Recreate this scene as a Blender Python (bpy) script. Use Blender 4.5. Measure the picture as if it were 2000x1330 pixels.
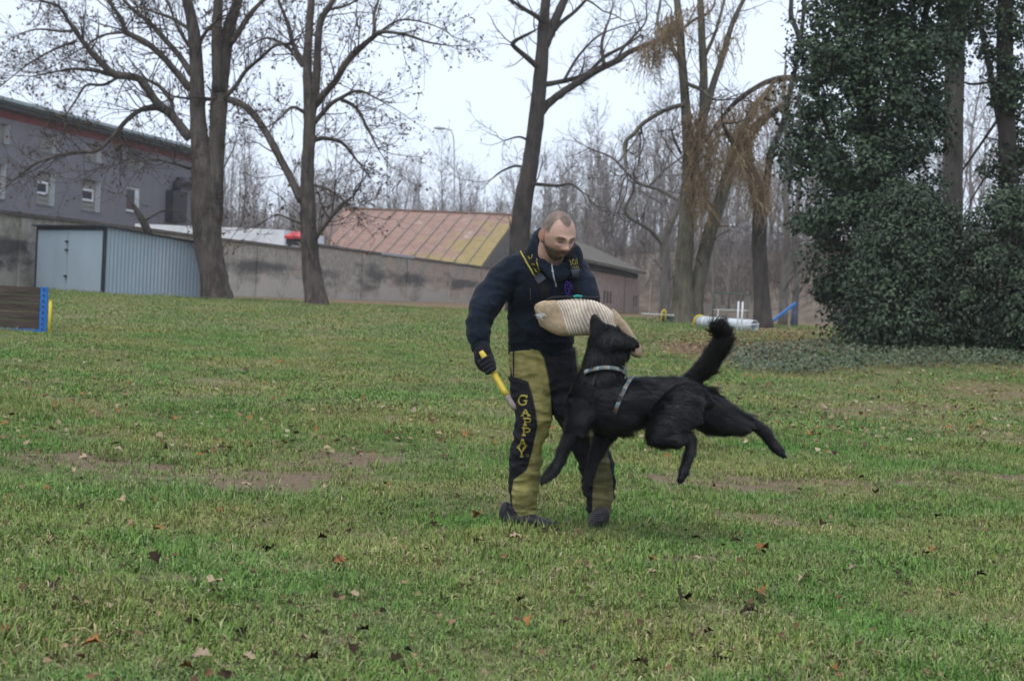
import bpy, math, random
import numpy as np
from mathutils import Vector, Matrix, noise
from mathutils.bvhtree import BVHTree

for _o in list(bpy.data.objects):
    bpy.data.objects.remove(_o)
SC = bpy.context.scene
COL = SC.collection
RNG = random.Random(7)
NP = np.random.default_rng(11)

# ------------------------------------------------------------------ camera, sky, sun, exposure
CAM_H = 1.10
FPX = 3000.0            # focal length in pixels of a 2000 pixel wide frame
ROLL = 0.050
PITCH = math.atan(80.0 / FPX)
R0 = np.array([1.0, 0, 0]); FW = np.array([0, math.cos(PITCH), -math.sin(PITCH)]); U0 = np.array([0, math.sin(PITCH), math.cos(PITCH)])
RT = R0 * math.cos(ROLL) + U0 * math.sin(ROLL)
UP = -R0 * math.sin(ROLL) + U0 * math.cos(ROLL)
CAMP = np.array([0, 0, CAM_H])
cd = bpy.data.cameras.new('camera'); cam = bpy.data.objects.new('camera', cd); COL.objects.link(cam)
cam.matrix_world = Matrix(((RT[0], UP[0], -FW[0], 0), (RT[1], UP[1], -FW[1], 0), (RT[2], UP[2], -FW[2], CAM_H), (0, 0, 0, 1)))
cd.sensor_width = 36; cd.sensor_fit = 'HORIZONTAL'; cd.lens = FPX / 2000 * 36
cd.clip_start = 0.05; cd.clip_end = 3000
cd.dof.use_dof = True; cd.dof.focus_distance = 7.35; cd.dof.aperture_fstop = 5.6
SC.camera = cam

W = bpy.data.worlds.new('World'); SC.world = W; W.use_nodes = True
wn, wl = W.node_tree.nodes, W.node_tree.links
sky = wn.new('ShaderNodeTexSky'); sky.sky_type = 'NISHITA'; sky.sun_disc = False
SUN_EL, SUN_AZ = math.radians(66), math.radians(215)
sky.sun_elevation = SUN_EL; sky.sun_rotation = SUN_AZ
hs = wn.new('ShaderNodeHueSaturation'); hs.inputs['Saturation'].default_value = 0.35
wl.new(sky.outputs[0], hs.inputs['Color'])
mx = wn.new('ShaderNodeMix'); mx.data_type = 'RGBA'; mx.inputs[0].default_value = 0.88
wl.new(hs.outputs[0], mx.inputs[6]); mx.inputs[7].default_value = (9.6, 10.9, 13.0, 1)
wl.new(mx.outputs[2], wn['Background'].inputs['Color']); wn['Background'].inputs['Strength'].default_value = 0.060
sd = bpy.data.lights.new('sun', 'SUN'); sd.energy = 1.3; sd.angle = math.radians(42); sd.color = (1, .985, .96)
so = bpy.data.objects.new('sun', sd); COL.objects.link(so)
so.rotation_euler = (math.radians(24), 0, math.radians(-35))
SC.view_settings.view_transform = 'Standard'; SC.view_settings.look = 'None'
SC.view_settings.gamma = 1; SC.view_settings.use_curve_mapping = False; SC.view_settings.exposure = 0.80
SC.render.film_transparent = False

# ------------------------------------------------------------------ geometry helpers
def ray(x, y):
    return FW + RT * ((x - 1000) / FPX) + UP * ((665 - y) / FPX)
def P(x, y, d):
    return CAMP + ray(x, y) * d
def H(x, y):
    x = np.asarray(x, float); y = np.asarray(y, float)
    t = np.clip((y - 8) / 36, 0, 1); t = t + 0.06 * np.sin(2 * np.pi * t) * 0
    z = 0.65 * t
    z = z + 0.34 * np.exp(-((x - 7.6) / 3.6) ** 2 - ((y - 26) / 4.2) ** 2)
    near = np.clip(1.4 - y / 30, 0.25, 1)
    z = z + near * (0.014 * np.sin(1.9 * x + .7 * y + 1) + 0.012 * np.sin(-1.3 * x + 2.3 * y) + 0.008 * np.sin(4.1 * x - 3.7 * y + 2))
    return z
_GD = 2.0 * 1.003 ** np.arange(1450)
def G(px, py):
    p = CAMP + ray(px, py) * _GD[:, None]; k = np.argmax(p[:, 2] <= H(p[:, 0], p[:, 1]))
    return p[k] if k else p[-1]
def gp(x, d):
    """ground point under image column x (at the horizon row) at depth d"""
    p = P(x, 600, d)
    return np.array([p[0], p[1], float(H(p[0], p[1]))])

class Soup:
    def __init__(s): s.v = []; s.q = []; s.t = []; s.c = []; s.n = 0
    def add(s, V, q=None, t=None, c=None):
        V = np.asarray(V, float).reshape(-1, 3)
        if q is not None and len(q): s.q.append(np.asarray(q, np.int64).reshape(-1, 4) + s.n)
        if t is not None and len(t): s.t.append(np.asarray(t, np.int64).reshape(-1, 3) + s.n)
        s.v.append(V); s.n += len(V)
        if c is not None:
            c = np.asarray(c, float)
            if c.ndim == 1: c = np.tile(c, (len(V), 1))
            s.c.append(c)
    def mesh(s, name, smooth=True):
        V = np.concatenate(s.v) if s.v else np.zeros((0, 3))
        q = np.concatenate(s.q) if s.q else np.zeros((0, 4), np.int64)
        t = np.concatenate(s.t) if s.t else np.zeros((0, 3), np.int64)
        me = bpy.data.meshes.new(name)
        me.vertices.add(len(V)); me.vertices.foreach_set('co', V.astype(np.float32).ravel())
        nl = len(q) * 4 + len(t) * 3
        me.loops.add(nl); me.loops.foreach_set('vertex_index', np.concatenate([q.ravel(), t.ravel()]).astype(np.int32))
        me.polygons.add(len(q) + len(t))
        me.polygons.foreach_set('loop_start', np.concatenate([np.arange(len(q)) * 4, len(q) * 4 + np.arange(len(t)) * 3]).astype(np.int32))
        me.polygons.foreach_set('use_smooth', np.full(len(q) + len(t), smooth))
        me.update(calc_edges=True)
        if s.c:
            C = np.concatenate(s.c)
            if len(C) == len(V): set_col(me, C)
        return me
def set_col(me, C):
    a = me.attributes.get('Col') or me.attributes.new('Col', 'FLOAT_COLOR', 'POINT')
    C = np.concatenate([np.asarray(C)[:, :3], np.ones((len(C), 1))], 1)
    a.data.foreach_set('color', C.astype(np.float32).ravel())

def link(name, me, mat=None, parent=None, loc=None):
    o = bpy.data.objects.new(name, me); COL.objects.link(o)
    if mat is not None and not me.materials: me.materials.append(mat)
    if parent is not None: o.parent = parent
    if loc is not None: o.location = loc
    return o
def tag(o, label=None, cat=None, group=None, kind=None):
    if label: o['label'] = label
    if cat: o['category'] = cat
    if group: o['group'] = group
    if kind: o['kind'] = kind
    return o
def empty(name, loc=(0, 0, 0), rz=0):
    o = bpy.data.objects.new(name, None); COL.objects.link(o); o.location = loc; o.rotation_euler = (0, 0, rz)
    o.empty_display_size = .1
    return o

def unit(v):
    v = np.asarray(v, float); n = np.linalg.norm(v); return v / (n if n > 1e-9 else 1)
def catmull(pts, n):
    p = np.asarray(pts, float)
    if len(p) == 2: return np.linspace(p[0], p[1], n)
    e = np.vstack([2 * p[0] - p[1], p, 2 * p[-1] - p[-2]])
    out = []
    for u in np.linspace(0, len(p) - 1, n):
        i = min(int(u), len(p) - 2); t = u - i
        a, b, c, d = e[i], e[i + 1], e[i + 2], e[i + 3]
        out.append(.5 * (2 * b + (c - a) * t + (2 * a - 5 * b + 4 * c - d) * t * t + (3 * b - a - 3 * c + d) * t ** 3))
    return np.array(out)
_ring = {}
def tube(S, pts, rad, sides=6, cap=True, col=None, wob=0):
    pts = np.asarray(pts, float); n = len(pts); rad = np.broadcast_to(np.asarray(rad, float), (n,))
    tan = np.gradient(pts, axis=0); tan /= np.maximum(np.linalg.norm(tan, axis=1), 1e-9)[:, None]
    a = np.array([0, 0, 1.]) if abs(tan[0, 2]) < .8 else np.array([1., 0, 0])
    ref = unit(np.cross(tan.mean(0), a)) if np.linalg.norm(np.cross(tan.mean(0), a)) > .1 else unit(np.cross(tan[0], a))
    x = ref - tan * (tan @ ref)[:, None]; x /= np.maximum(np.linalg.norm(x, axis=1), 1e-9)[:, None]
    y = np.cross(tan, x)
    th = np.arange(sides) * 2 * np.pi / sides
    rr = rad[:, None] * np.ones(sides)
    if wob: rr = rr * (1 + wob * NP.standard_normal((n, sides)))
    V = pts[:, None] + rr[..., None] * (np.cos(th)[None, :, None] * x[:, None] + np.sin(th)[None, :, None] * y[:, None])
    key = (n, sides)
    if key not in _ring:
        i = np.arange(n - 1)[:, None] * sides; j = np.arange(sides)[None]; k = (j + 1) % sides
        _ring[key] = np.stack([i + j, i + k, i + sides + k, i + sides + j], -1).reshape(-1, 4)
    q = _ring[key]; V = V.reshape(-1, 3); t = []
    if cap:
        V = np.vstack([V, pts[0], pts[-1]]); m = n * sides
        j = np.arange(sides); k = (j + 1) % sides
        t = np.vstack([np.stack([np.full(sides, m), k, j], 1), np.stack([np.full(sides, m + 1), (n - 1) * sides + j, (n - 1) * sides + k], 1)])
    S.add(V, q, t, col)
BOXQ = np.array([[0, 3, 2, 1], [4, 5, 6, 7], [0, 1, 5, 4], [1, 2, 6, 5], [2, 3, 7, 6], [3, 0, 4, 7]])
def box(S, x0, x1, y0, y1, z0, z1, col=None):
    S.add([[x0, y0, z0], [x1, y0, z0], [x1, y1, z0], [x0, y1, z0], [x0, y0, z1], [x1, y0, z1], [x1, y1, z1], [x0, y1, z1]], BOXQ, None, col)
def boxm(name, dims, mat, parent):
    S = Soup(); box(S, *dims); return link(name, S.mesh(name, False), mat, parent)
def prism(S, poly, y0, y1, col=None):
    """polygon in x,z extruded along y"""
    n = len(poly); A = [[x, y0, z] for x, z in poly]; B = [[x, y1, z] for x, z in poly]
    q = [[i, (i + 1) % n, n + (i + 1) % n, n + i] for i in range(n)]
    t = [[0, i + 1, i] for i in range(1, n - 1)] + [[n, n + i, n + i + 1] for i in range(1, n - 1)]
    S.add(A + B, q, t, col)
def bevel(o, w=.01, seg=1):
    m = o.modifiers.new('bevel', 'BEVEL'); m.width = w; m.segments = seg; m.limit_method = 'ANGLE'
    return o

def limb(S, spec, n=None, sides=20, dscale=1.0):
    """closed organic loft; spec rows: image x, y, depth, half width px, half thickness px"""
    a = np.array(spec, float); n = n or max(8, len(a) * 6)
    c = catmull(a, n)
    pts = np.array([P(r[0], r[1], r[2]) for r in c]); k = c[:, 2] / FPX
    w = np.maximum(c[:, 3], 1) * k; th = np.maximum(c[:, 4], 1) * k
    tan = np.gradient(pts, axis=0); tan /= np.linalg.norm(tan, axis=1)[:, None]
    dep = FW - tan * (tan @ FW)[:, None]; dep /= np.maximum(np.linalg.norm(dep, axis=1), 1e-6)[:, None]
    wid = np.cross(tan, dep)
    pts = np.vstack([pts[0] - tan[0] * w[0] * .6, pts, pts[-1] + tan[-1] * w[-1] * .6])
    w = np.r_[w[0] * .45, w, w[-1] * .45]; th = np.r_[th[0] * .45, th, th[-1] * .45]
    dep = np.vstack([dep[0], dep, dep[-1]]); wid = np.vstack([wid[0], wid, wid[-1]]); n += 2
    an = np.arange(sides) * 2 * np.pi / sides
    V = pts[:, None] + (w[:, None] * np.cos(an))[..., None] * wid[:, None] + (th[:, None] * np.sin(an))[..., None] * dep[:, None]
    i = np.arange(n - 1)[:, None] * sides; j = np.arange(sides)[None]; kk = (j + 1) % sides
    q = np.stack([i + j, i + kk, i + sides + kk, i + sides + j], -1).reshape(-1, 4)
    V = np.vstack([V.reshape(-1, 3), pts[0], pts[-1]]); m = n * sides; j = np.arange(sides); kk = (j + 1) % sides
    t = np.vstack([np.stack([np.full(sides, m), kk, j], 1), np.stack([np.full(sides, m + 1), (n - 1) * sides + j, (n - 1) * sides + kk], 1)])
    S.add(V, q, t)
def ellipsoid(S, c, ax, r, nu=20, nv=14, col=None):
    ax = np.asarray(ax, float); th = np.linspace(0, np.pi, nv)[1:-1]; ph = np.arange(nu) * 2 * np.pi / nu
    d = np.stack([np.outer(np.sin(th), np.cos(ph)), np.outer(np.sin(th), np.sin(ph)), np.outer(np.cos(th), np.ones(nu))], -1).reshape(-1, 3)
    d = np.vstack([d, [0, 0, 1], [0, 0, -1]])
    V = np.asarray(c) + (d * np.asarray(r)) @ ax
    n = nv - 2; i = np.arange(n - 1)[:, None] * nu; j = np.arange(nu)[None]; k = (j + 1) % nu
    q = np.stack([i + j, i + nu + j, i + nu + k, i + k], -1).reshape(-1, 4); m = n * nu; j = np.arange(nu); k = (j + 1) % nu
    t = np.vstack([np.stack([np.full(nu, m), j, k], 1), np.stack([np.full(nu, m + 1), (n - 1) * nu + k, (n - 1) * nu + j], 1)])
    S.add(V, q, t, col)
def remeshed(S, name, voxel, smooth=4, lam=.5):
    o = link('tmp', S.mesh('tmp')); m = o.modifiers.new('r', 'REMESH'); m.mode = 'VOXEL'; m.voxel_size = voxel
    dg = bpy.context.evaluated_depsgraph_get(); me = bpy.data.meshes.new_from_object(o.evaluated_get(dg)); old = o.data
    bpy.data.objects.remove(o); bpy.data.meshes.remove(old); me.name = name
    n = len(me.vertices); V = np.empty(n * 3, np.float32); me.vertices.foreach_get('co', V); V = V.reshape(-1, 3).astype(float)
    e = np.empty(len(me.edges) * 2, np.int32); me.edges.foreach_get('vertices', e); e = e.reshape(-1, 2)
    deg = np.bincount(e.ravel(), minlength=n)[:, None]
    def lap(V):
        A = np.zeros_like(V)
        for k in range(3):
            A[:, k] = np.bincount(e[:, 0], V[e[:, 1], k], n) + np.bincount(e[:, 1], V[e[:, 0], k], n)
        return A / np.maximum(deg, 1) - V
    for _ in range(smooth):
        V = V + lam * lap(V); V = V - (lam + .03) * lap(V) * .75
    me.vertices.foreach_set('co', V.astype(np.float32).ravel()); me.update()
    me.polygons.foreach_set('use_smooth', np.ones(len(me.polygons), bool))
    return me
def vco(me):
    V = np.empty(len(me.vertices) * 3, np.float32); me.vertices.foreach_get('co', V); return V.reshape(-1, 3).astype(float)
def vno(me):
    V = np.empty(len(me.vertices) * 3, np.float32); me.vertices.foreach_get('normal', V); return V.reshape(-1, 3).astype(float)
def setco(me, V):
    me.vertices.foreach_set('co', np.asarray(V, np.float32).ravel()); me.update()
def topx(V):
    """world points -> image x, y (2000 px frame), depth"""
    q = np.asarray(V) - CAMP; d = q @ FW
    return 1000 + FPX * (q @ RT) / d, 665 - FPX * (q @ UP) / d, d
def fbm(V, sc, seed=0):
    return np.array([noise.noise(Vector((p[0] * sc[0] + seed, p[1] * sc[1], p[2] * sc[2]))) for p in V])
def bvh_of(me):
    return BVHTree.FromPolygons([v.co.copy() for v in me.vertices], [tuple(p.vertices) for p in me.polygons])
def onto(b, x, y, off=.004):
    r = ray(x, y); l = np.linalg.norm(r); hit = b.ray_cast(Vector(CAMP), Vector(r / l))
    if hit[0] is None: return None
    return np.array(hit[0]) + np.array(hit[1]) * off

# ------------------------------------------------------------------ materials
class NT:
    def __init__(s, name):
        s.m = bpy.data.materials.new(name); s.m.use_nodes = True; s.t = s.m.node_tree; s.n = s.t.nodes; s.l = s.t.links
        s.b = s.n['Principled BSDF']; s.b.inputs['Specular IOR Level'].default_value = .25
        s.geo = None
    def pos(s, kind='Object', scale=(1, 1, 1), rot=(0, 0, 0)):
        m = s.n.new('ShaderNodeMapping'); m.inputs['Scale'].default_value = scale; m.inputs['Rotation'].default_value = rot
        if kind == 'World': g = s.n.new('ShaderNodeNewGeometry'); s.l.new(g.outputs['Position'], m.inputs[0])
        else: g = s.n.new('ShaderNodeTexCoord'); s.l.new(g.outputs[kind], m.inputs[0])
        return m.outputs[0]
    def noise(s, vec, scale, detail=4, rough=.55, dist=0):
        n = s.n.new('ShaderNodeTexNoise'); n.inputs['Scale'].default_value = scale; n.inputs['Detail'].default_value = detail
        n.inputs['Roughness'].default_value = rough; n.inputs['Distortion'].default_value = dist; s.l.new(vec, n.inputs['Vector']); return n.outputs['Fac']
    def ramp(s, f, stops):
        r = s.n.new('ShaderNodeValToRGB'); e = r.color_ramp.elements
        while len(e) < len(stops): e.new(.5)
        for i, (p, c) in enumerate(stops):
            e[i].position = p; e[i].color = (*c, 1) if len(c) == 3 else c
        s.l.new(f, r.inputs[0]); return r.outputs[0]
    def mix(s, f, a, b, mode='MIX'):
        m = s.n.new('ShaderNodeMix'); m.data_type = 'RGBA'; m.blend_type = mode
        for sock, v in ((m.inputs[0], f), (m.inputs[6], a), (m.inputs[7], b)):
            if isinstance(v, (int, float)): sock.default_value = v
            elif isinstance(v, tuple): sock.default_value = (*v, 1)
            else: s.l.new(v, sock)
        return m.outputs[2]
    def attr(s, name='Col'):
        a = s.n.new('ShaderNodeAttribute'); a.attribute_name = name; return a.outputs['Color']
    def math(s, op, a, b=0.0):
        m = s.n.new('ShaderNodeMath'); m.operation = op
        for sock, v in ((m.inputs[0], a), (m.inputs[1], b)):
            if isinstance(v, (int, float)): sock.default_value = v
            else: s.l.new(v, sock)
        return m.outputs[0]
    def col(s, c):
        if isinstance(c, tuple): s.b.inputs['Base Color'].default_value = (*c, 1)
        else: s.l.new(c, s.b.inputs['Base Color'])
    def bump(s, f, strength=.3, dist=.02):
        b = s.n.new('ShaderNodeBump'); b.inputs['Strength'].default_value = strength; b.inputs['Distance'].default_value = dist
        s.l.new(f, b.inputs['Height']); s.l.new(b.outputs[0], s.b.inputs['Normal'])
    def set(s, rough=None, metal=None, spec=None, sheen=None):
        if rough is not None: s.b.inputs['Roughness'].default_value = rough
        if metal is not None: s.b.inputs['Metallic'].default_value = metal
        if spec is not None: s.b.inputs['Specular IOR Level'].default_value = spec
        if sheen is not None: s.b.inputs['Sheen Weight'].default_value = sheen
        return s
def noisy(name, c1, c2, scale=6, rough=.85, bump=.2, bd=.01, coord='Object', stretch=(1, 1, 1), spec=.25, detail=5, c3=None):
    t = NT(name); v = t.pos(coord, stretch); f = t.noise(v, scale, detail)
    st = [(.3, c1), (.7, c2)] if c3 is None else [(.25, c1), (.5, c2), (.75, c3)]
    t.col(t.ramp(f, st)); t.set(rough, spec=spec)
    if bump: t.bump(t.noise(v, scale * 4, 3), bump, bd)
    return t.m
def vcol(name, rough=.85, scale=40, amt=.35, bump=.3, bd=.004, sheen=None, spec=.25, coord='World'):
    """vertex colour with fine noise on it"""
    t = NT(name); v = t.pos(coord); f = t.noise(v, scale, 4)
    g = t.ramp(f, [(.2, (1 - amt,) * 3), (.8, (1 + amt * .6,) * 3)])
    t.col(t.mix(1.0, t.attr(), g, 'MULTIPLY')); t.set(rough, spec=spec, sheen=sheen)
    if bump: t.bump(t.noise(v, scale * 4, 3), bump, bd)
    return t.m
M = {}
def bark(name, c1, c2, c3):
    t = NT(name); v = t.pos('World', (1, 1, .22)); f = t.noise(v, 9, 6, .65, .4); g = t.noise(t.pos('World'), 1.2, 4)
    c = t.ramp(f, [(.28, c1), (.52, c2), (.72, c3)])
    t.col(t.mix(t.ramp(g, [(.4, (0, 0, 0)), (.7, (.6,) * 3)]), c, c3)); t.set(.95, spec=.1); t.bump(f, .8, .05); return t.m
M['bark'] = bark('bark_brown', (.024, .020, .018), (.072, .060, .051), (.165, .14, .12))
M['bark_oak'] = bark('bark_oak', (.022, .019, .018), (.055, .047, .042), (.10, .085, .075))
M['bark_green'] = bark('bark_green', (.040, .036, .026), (.10, .09, .066), (.165, .15, .115))
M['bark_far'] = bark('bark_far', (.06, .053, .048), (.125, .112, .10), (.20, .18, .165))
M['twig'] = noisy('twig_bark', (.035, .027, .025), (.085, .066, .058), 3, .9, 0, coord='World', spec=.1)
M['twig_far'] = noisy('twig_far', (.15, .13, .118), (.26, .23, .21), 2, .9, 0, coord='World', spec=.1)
M['dead_leaf'] = noisy('withered_leaf', (.055, .034, .026), (.13, .075, .048), 2, .8, 0, coord='World', spec=.2)
M['vine'] = noisy('dry_vine', (.15, .105, .062), (.28, .20, .12), 3, .85, 0, coord='World', spec=.2)
def leafmat(name):
    t = NT(name); f = t.noise(t.pos('World'), 3, 3)
    c = t.mix(1.0, t.attr(), t.ramp(f, [(.3, (.7, .7, .7)), (.7, (1.2, 1.2, 1.1))]), 'MULTIPLY'); t.col(c); t.set(.5, spec=.24)
    return t.m
M['ivy'] = leafmat('ivy_leaf')
M['litter'] = leafmat('litter_leaf'); M['litter'].node_tree.nodes['Principled BSDF'].inputs['Specular IOR Level'].default_value = .04; M['litter'].node_tree.nodes['Principled BSDF'].inputs['Roughness'].default_value = .9

# ------------------------------------------------------------------ ground
def axis_coords(segs):
    out = []
    for a, b, n in segs: out += list(np.linspace(a, b, n, endpoint=False))
    return np.array(out + [segs[-1][1]])
GX = axis_coords([(-700, -120, 6), (-120, -30, 20), (-30, -7, 40), (-7, 7, 110), (7, 30, 50), (30, 120, 20), (120, 700, 6)])
GY = axis_coords([(-60, 3, 16), (3, 16, 110), (16, 45, 110), (45, 130, 40), (130, 900, 10)])
MUDS = [(P_[0], P_[1], rx, ry, s) for (P_, rx, ry, s) in [
    (G(400, 940), .75, .45, 1.0), (G(520, 930), .5, .3, .9), (G(260, 955), .35, .22, .6), (G(1400, 940), .55, .28, 1.0), (G(1330, 935), .3, .2, .8),
    (G(1600, 945), .6, .2, 1.0), (G(1730, 945), .4, .16, .9), (G(1830, 900), .6, .35, .7), (G(1180, 1040), .3, .2, .8), (G(1040, 1030), .4, .18, .5),
    (G(700, 905), .7, .45, .8), (G(450, 925), 1.0, .3, .8), (G(150, 900), .6, .35, .6), (G(1900, 930), .6, .3, .8), (G(1480, 950), .7, .2, .8), (G(560, 800), .8, .5, .55), (G(230, 780), .9, .6, .5), (G(1750, 800), 1.1, .7, .6), (G(1500, 770), .8, .6, .45), (G(350, 1130), .25, .1, .6), (G(1500, 1200), .3, .1, .6), (G(1120, 1200), .22, .1, .5), (G(650, 1250), .2, .08, .55), (G(180, 1080), .25, .1, .6), (G(1500, 1020), .5, .2, .55), (G(1380, 1090), .3, .14, .6), (G(830, 1040), .25, .12, .5), (G(1700, 1110), .3, .12, .4)]]
def mud_at(x, y):
    m = np.zeros_like(x)
    for a, b, rx, ry, s in MUDS:
        m = np.maximum(m, s * np.exp(-(((x - a) / rx) ** 2 + ((y - b) / ry) ** 2)))
    w = .5 + .5 * np.sin(3.1 * x + 1.7 * y) * np.sin(2.3 * y - 1.9 * x + 1)
    return np.clip(m * (.65 + .6 * w), 0, 1)
def litter_at(x, y):
    """leaf litter: under the ivy tree, along the wall foot, at tree bases"""
    m = 1.15 * np.exp(-((x - 3.7) / 1.6) ** 2 - ((y - 26.5) / 4.0) ** 2)
    m = np.maximum(m, .55 * np.exp(-((x - 6.5) / 3.0) ** 2 - ((y - 19.0) / 2.6) ** 2))
    m = np.maximum(m, 1.1 * np.exp(-((x - 8) / 4.0) ** 2 - ((y - 27) / 3.5) ** 2))
    for px, d in ((425, 47), (615, 46), (1340, 46), (1480, 44), (560, 55), (720, 62)):
        q = gp(px, d); m = np.maximum(m, .9 * np.exp(-((x - q[0]) / 2.2) ** 2 - ((y - q[1]) / 3) ** 2))
    m = np.maximum(m, np.clip((y - 50) / 12, 0, .8))
    return np.clip(m, 0, 1)
XX, YY = np.meshgrid(GX, GY); ZZ = H(XX, YY)
S = Soup(); nx, ny = len(GX), len(GY)
ii = np.arange(ny - 1)[:, None] * nx + np.arange(nx - 1)[None]
gq = np.stack([ii, ii + 1, ii + nx + 1, ii + nx], -1).reshape(-1, 4)
S.add(np.stack([XX, YY, ZZ], -1), gq, None, np.stack([mud_at(XX, YY).ravel(), litter_at(XX, YY).ravel(), np.zeros(nx * ny)], 1))
t = NT('lawn_soil'); v = t.pos('World')
big = t.noise(v, .55, 5, .6); fine = t.math('ADD', t.math('MULTIPLY', t.noise(v, 34, 6, .75), .55), t.math('MULTIPLY', t.noise(t.pos('World', (1, .6, 1)), 150, 3, .7), .47)); mid = t.noise(v, 5, 5, .65)
grs = t.ramp(fine, [(.25, (.062, .060, .030)), (.45, (.115, .128, .048)), (.6, (.165, .168, .070)), (.78, (.27, .24, .13))])
grs2 = t.ramp(fine, [(.25, (.085, .070, .050)), (.5, (.21, .18, .105)), (.75, (.34, .275, .17))])
base = t.mix(t.ramp(big, [(.42, (0, 0, 0)), (.62, (.8,) * 3)]), grs, grs2)
mudc = t.ramp(fine, [(.25, (.075, .050, .034)), (.52, (.19, .135, .092)), (.75, (.33, .25, .175))])
sep = t.n.new('ShaderNodeSeparateColor'); t.l.new(t.attr(), sep.inputs[0])
mf = t.ramp(t.math('ADD', sep.outputs[0], t.math('MULTIPLY', t.math('SUBTRACT', mid, .5), 1.5)), [(.22, (0, 0, 0)), (.5, (.95,) * 3)])
base = t.mix(mf, base, mudc)
lit = t.ramp(t.noise(v, 14, 5, .75), [(.25, (.045, .032, .024)), (.45, (.13, .078, .048)), (.6, (.24, .15, .095)), (.75, (.33, .235, .165))])
base = t.mix(t.math('MULTIPLY', sep.outputs[1], .95), base, lit)
t.col(base); t.set(.95, spec=.1); t.bump(fine, .9, .03); M['lawn'] = t.m
tag(link('ground', S.mesh('ground'), M['lawn']), kind='structure')

# ------------------------------------------------------------------ grass (uncountable): clumps scattered by geometry nodes
t = NT('grass_blade'); v = t.pos('World')
big = t.noise(v, .55, 5, .6); m2 = t.noise(v, 2.6, 4, .6)
c = t.attr()
dry = t.mix(1.0, c, (1.34, 1.06, 1.08), 'MULTIPLY')
lush = t.mix(1.0, c, (.68, .98, .66), 'MULTIPLY')
c2 = t.mix(t.ramp(m2, [(.40, (0, 0, 0)), (.62, (1, 1, 1))]), lush, c)
c3 = t.mix(t.ramp(big, [(.43, (0, 0, 0)), (.58, (.85,) * 3)]), c2, dry)
t.col(c3); t.set(.75, spec=.15)
M['grass'] = t.m
def clump(seed, nb, rad, ln, wd, seg=2, droop=.8):
    r = np.random.default_rng(seed); S = Soup()
    PAL = [(.150, .232, .056), (.108, .196, .046), (.188, .256, .072), (.30, .27, .14), (.37, .33, .205), (.130, .155, .082), (.22, .245, .10)]
    pr = np.array([.22, .17, .19, .15, .09, .08, .10])
    for i in range(nb):
        a = r.uniform(0, 2 * np.pi); q = rad * math.sqrt(r.uniform()); b = np.array([q * math.cos(a), q * math.sin(a), -.005])
        az = r.uniform(0, 2 * np.pi); L = ln * r.uniform(.45, 1.25); lean = r.uniform(.2, 1.35) * droop; w = wd * r.uniform(.7, 1.3)
        k = r.choice(len(PAL), p=pr / pr.sum())
        if k in (3, 4): lean = r.uniform(.9, 1.5); L *= 1.05
        dh = np.array([math.cos(az), math.sin(az), 0]); sd = np.array([-math.sin(az), math.cos(az), 0]) * w
        p1 = b + L * .5 * (dh * math.sin(lean * .7) + np.array([0, 0, math.cos(lean * .7)]))
        p2 = p1 + L * .5 * (dh * math.sin(min(lean * 1.6, 1.75)) + np.array([0, 0, math.cos(min(lean * 1.6, 1.75))]))
        col = np.array(PAL[k]) * r.uniform(.75, 1.25)
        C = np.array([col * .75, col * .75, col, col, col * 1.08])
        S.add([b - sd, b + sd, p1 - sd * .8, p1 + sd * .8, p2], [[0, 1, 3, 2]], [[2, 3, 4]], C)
    return S.mesh('grass_clump')
src = bpy.data.collections.new('grass_clumps')
def add_src(me):
    me.materials.append(M['grass']); o = bpy.data.objects.new('grass_clump', me); src.objects.link(o)
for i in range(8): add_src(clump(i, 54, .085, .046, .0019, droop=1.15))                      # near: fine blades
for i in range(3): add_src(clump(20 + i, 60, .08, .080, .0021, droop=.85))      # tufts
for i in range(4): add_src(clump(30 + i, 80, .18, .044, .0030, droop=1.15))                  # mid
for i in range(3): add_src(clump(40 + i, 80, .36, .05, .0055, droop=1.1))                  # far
names = sorted(o.name for o in src.objects)
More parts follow.
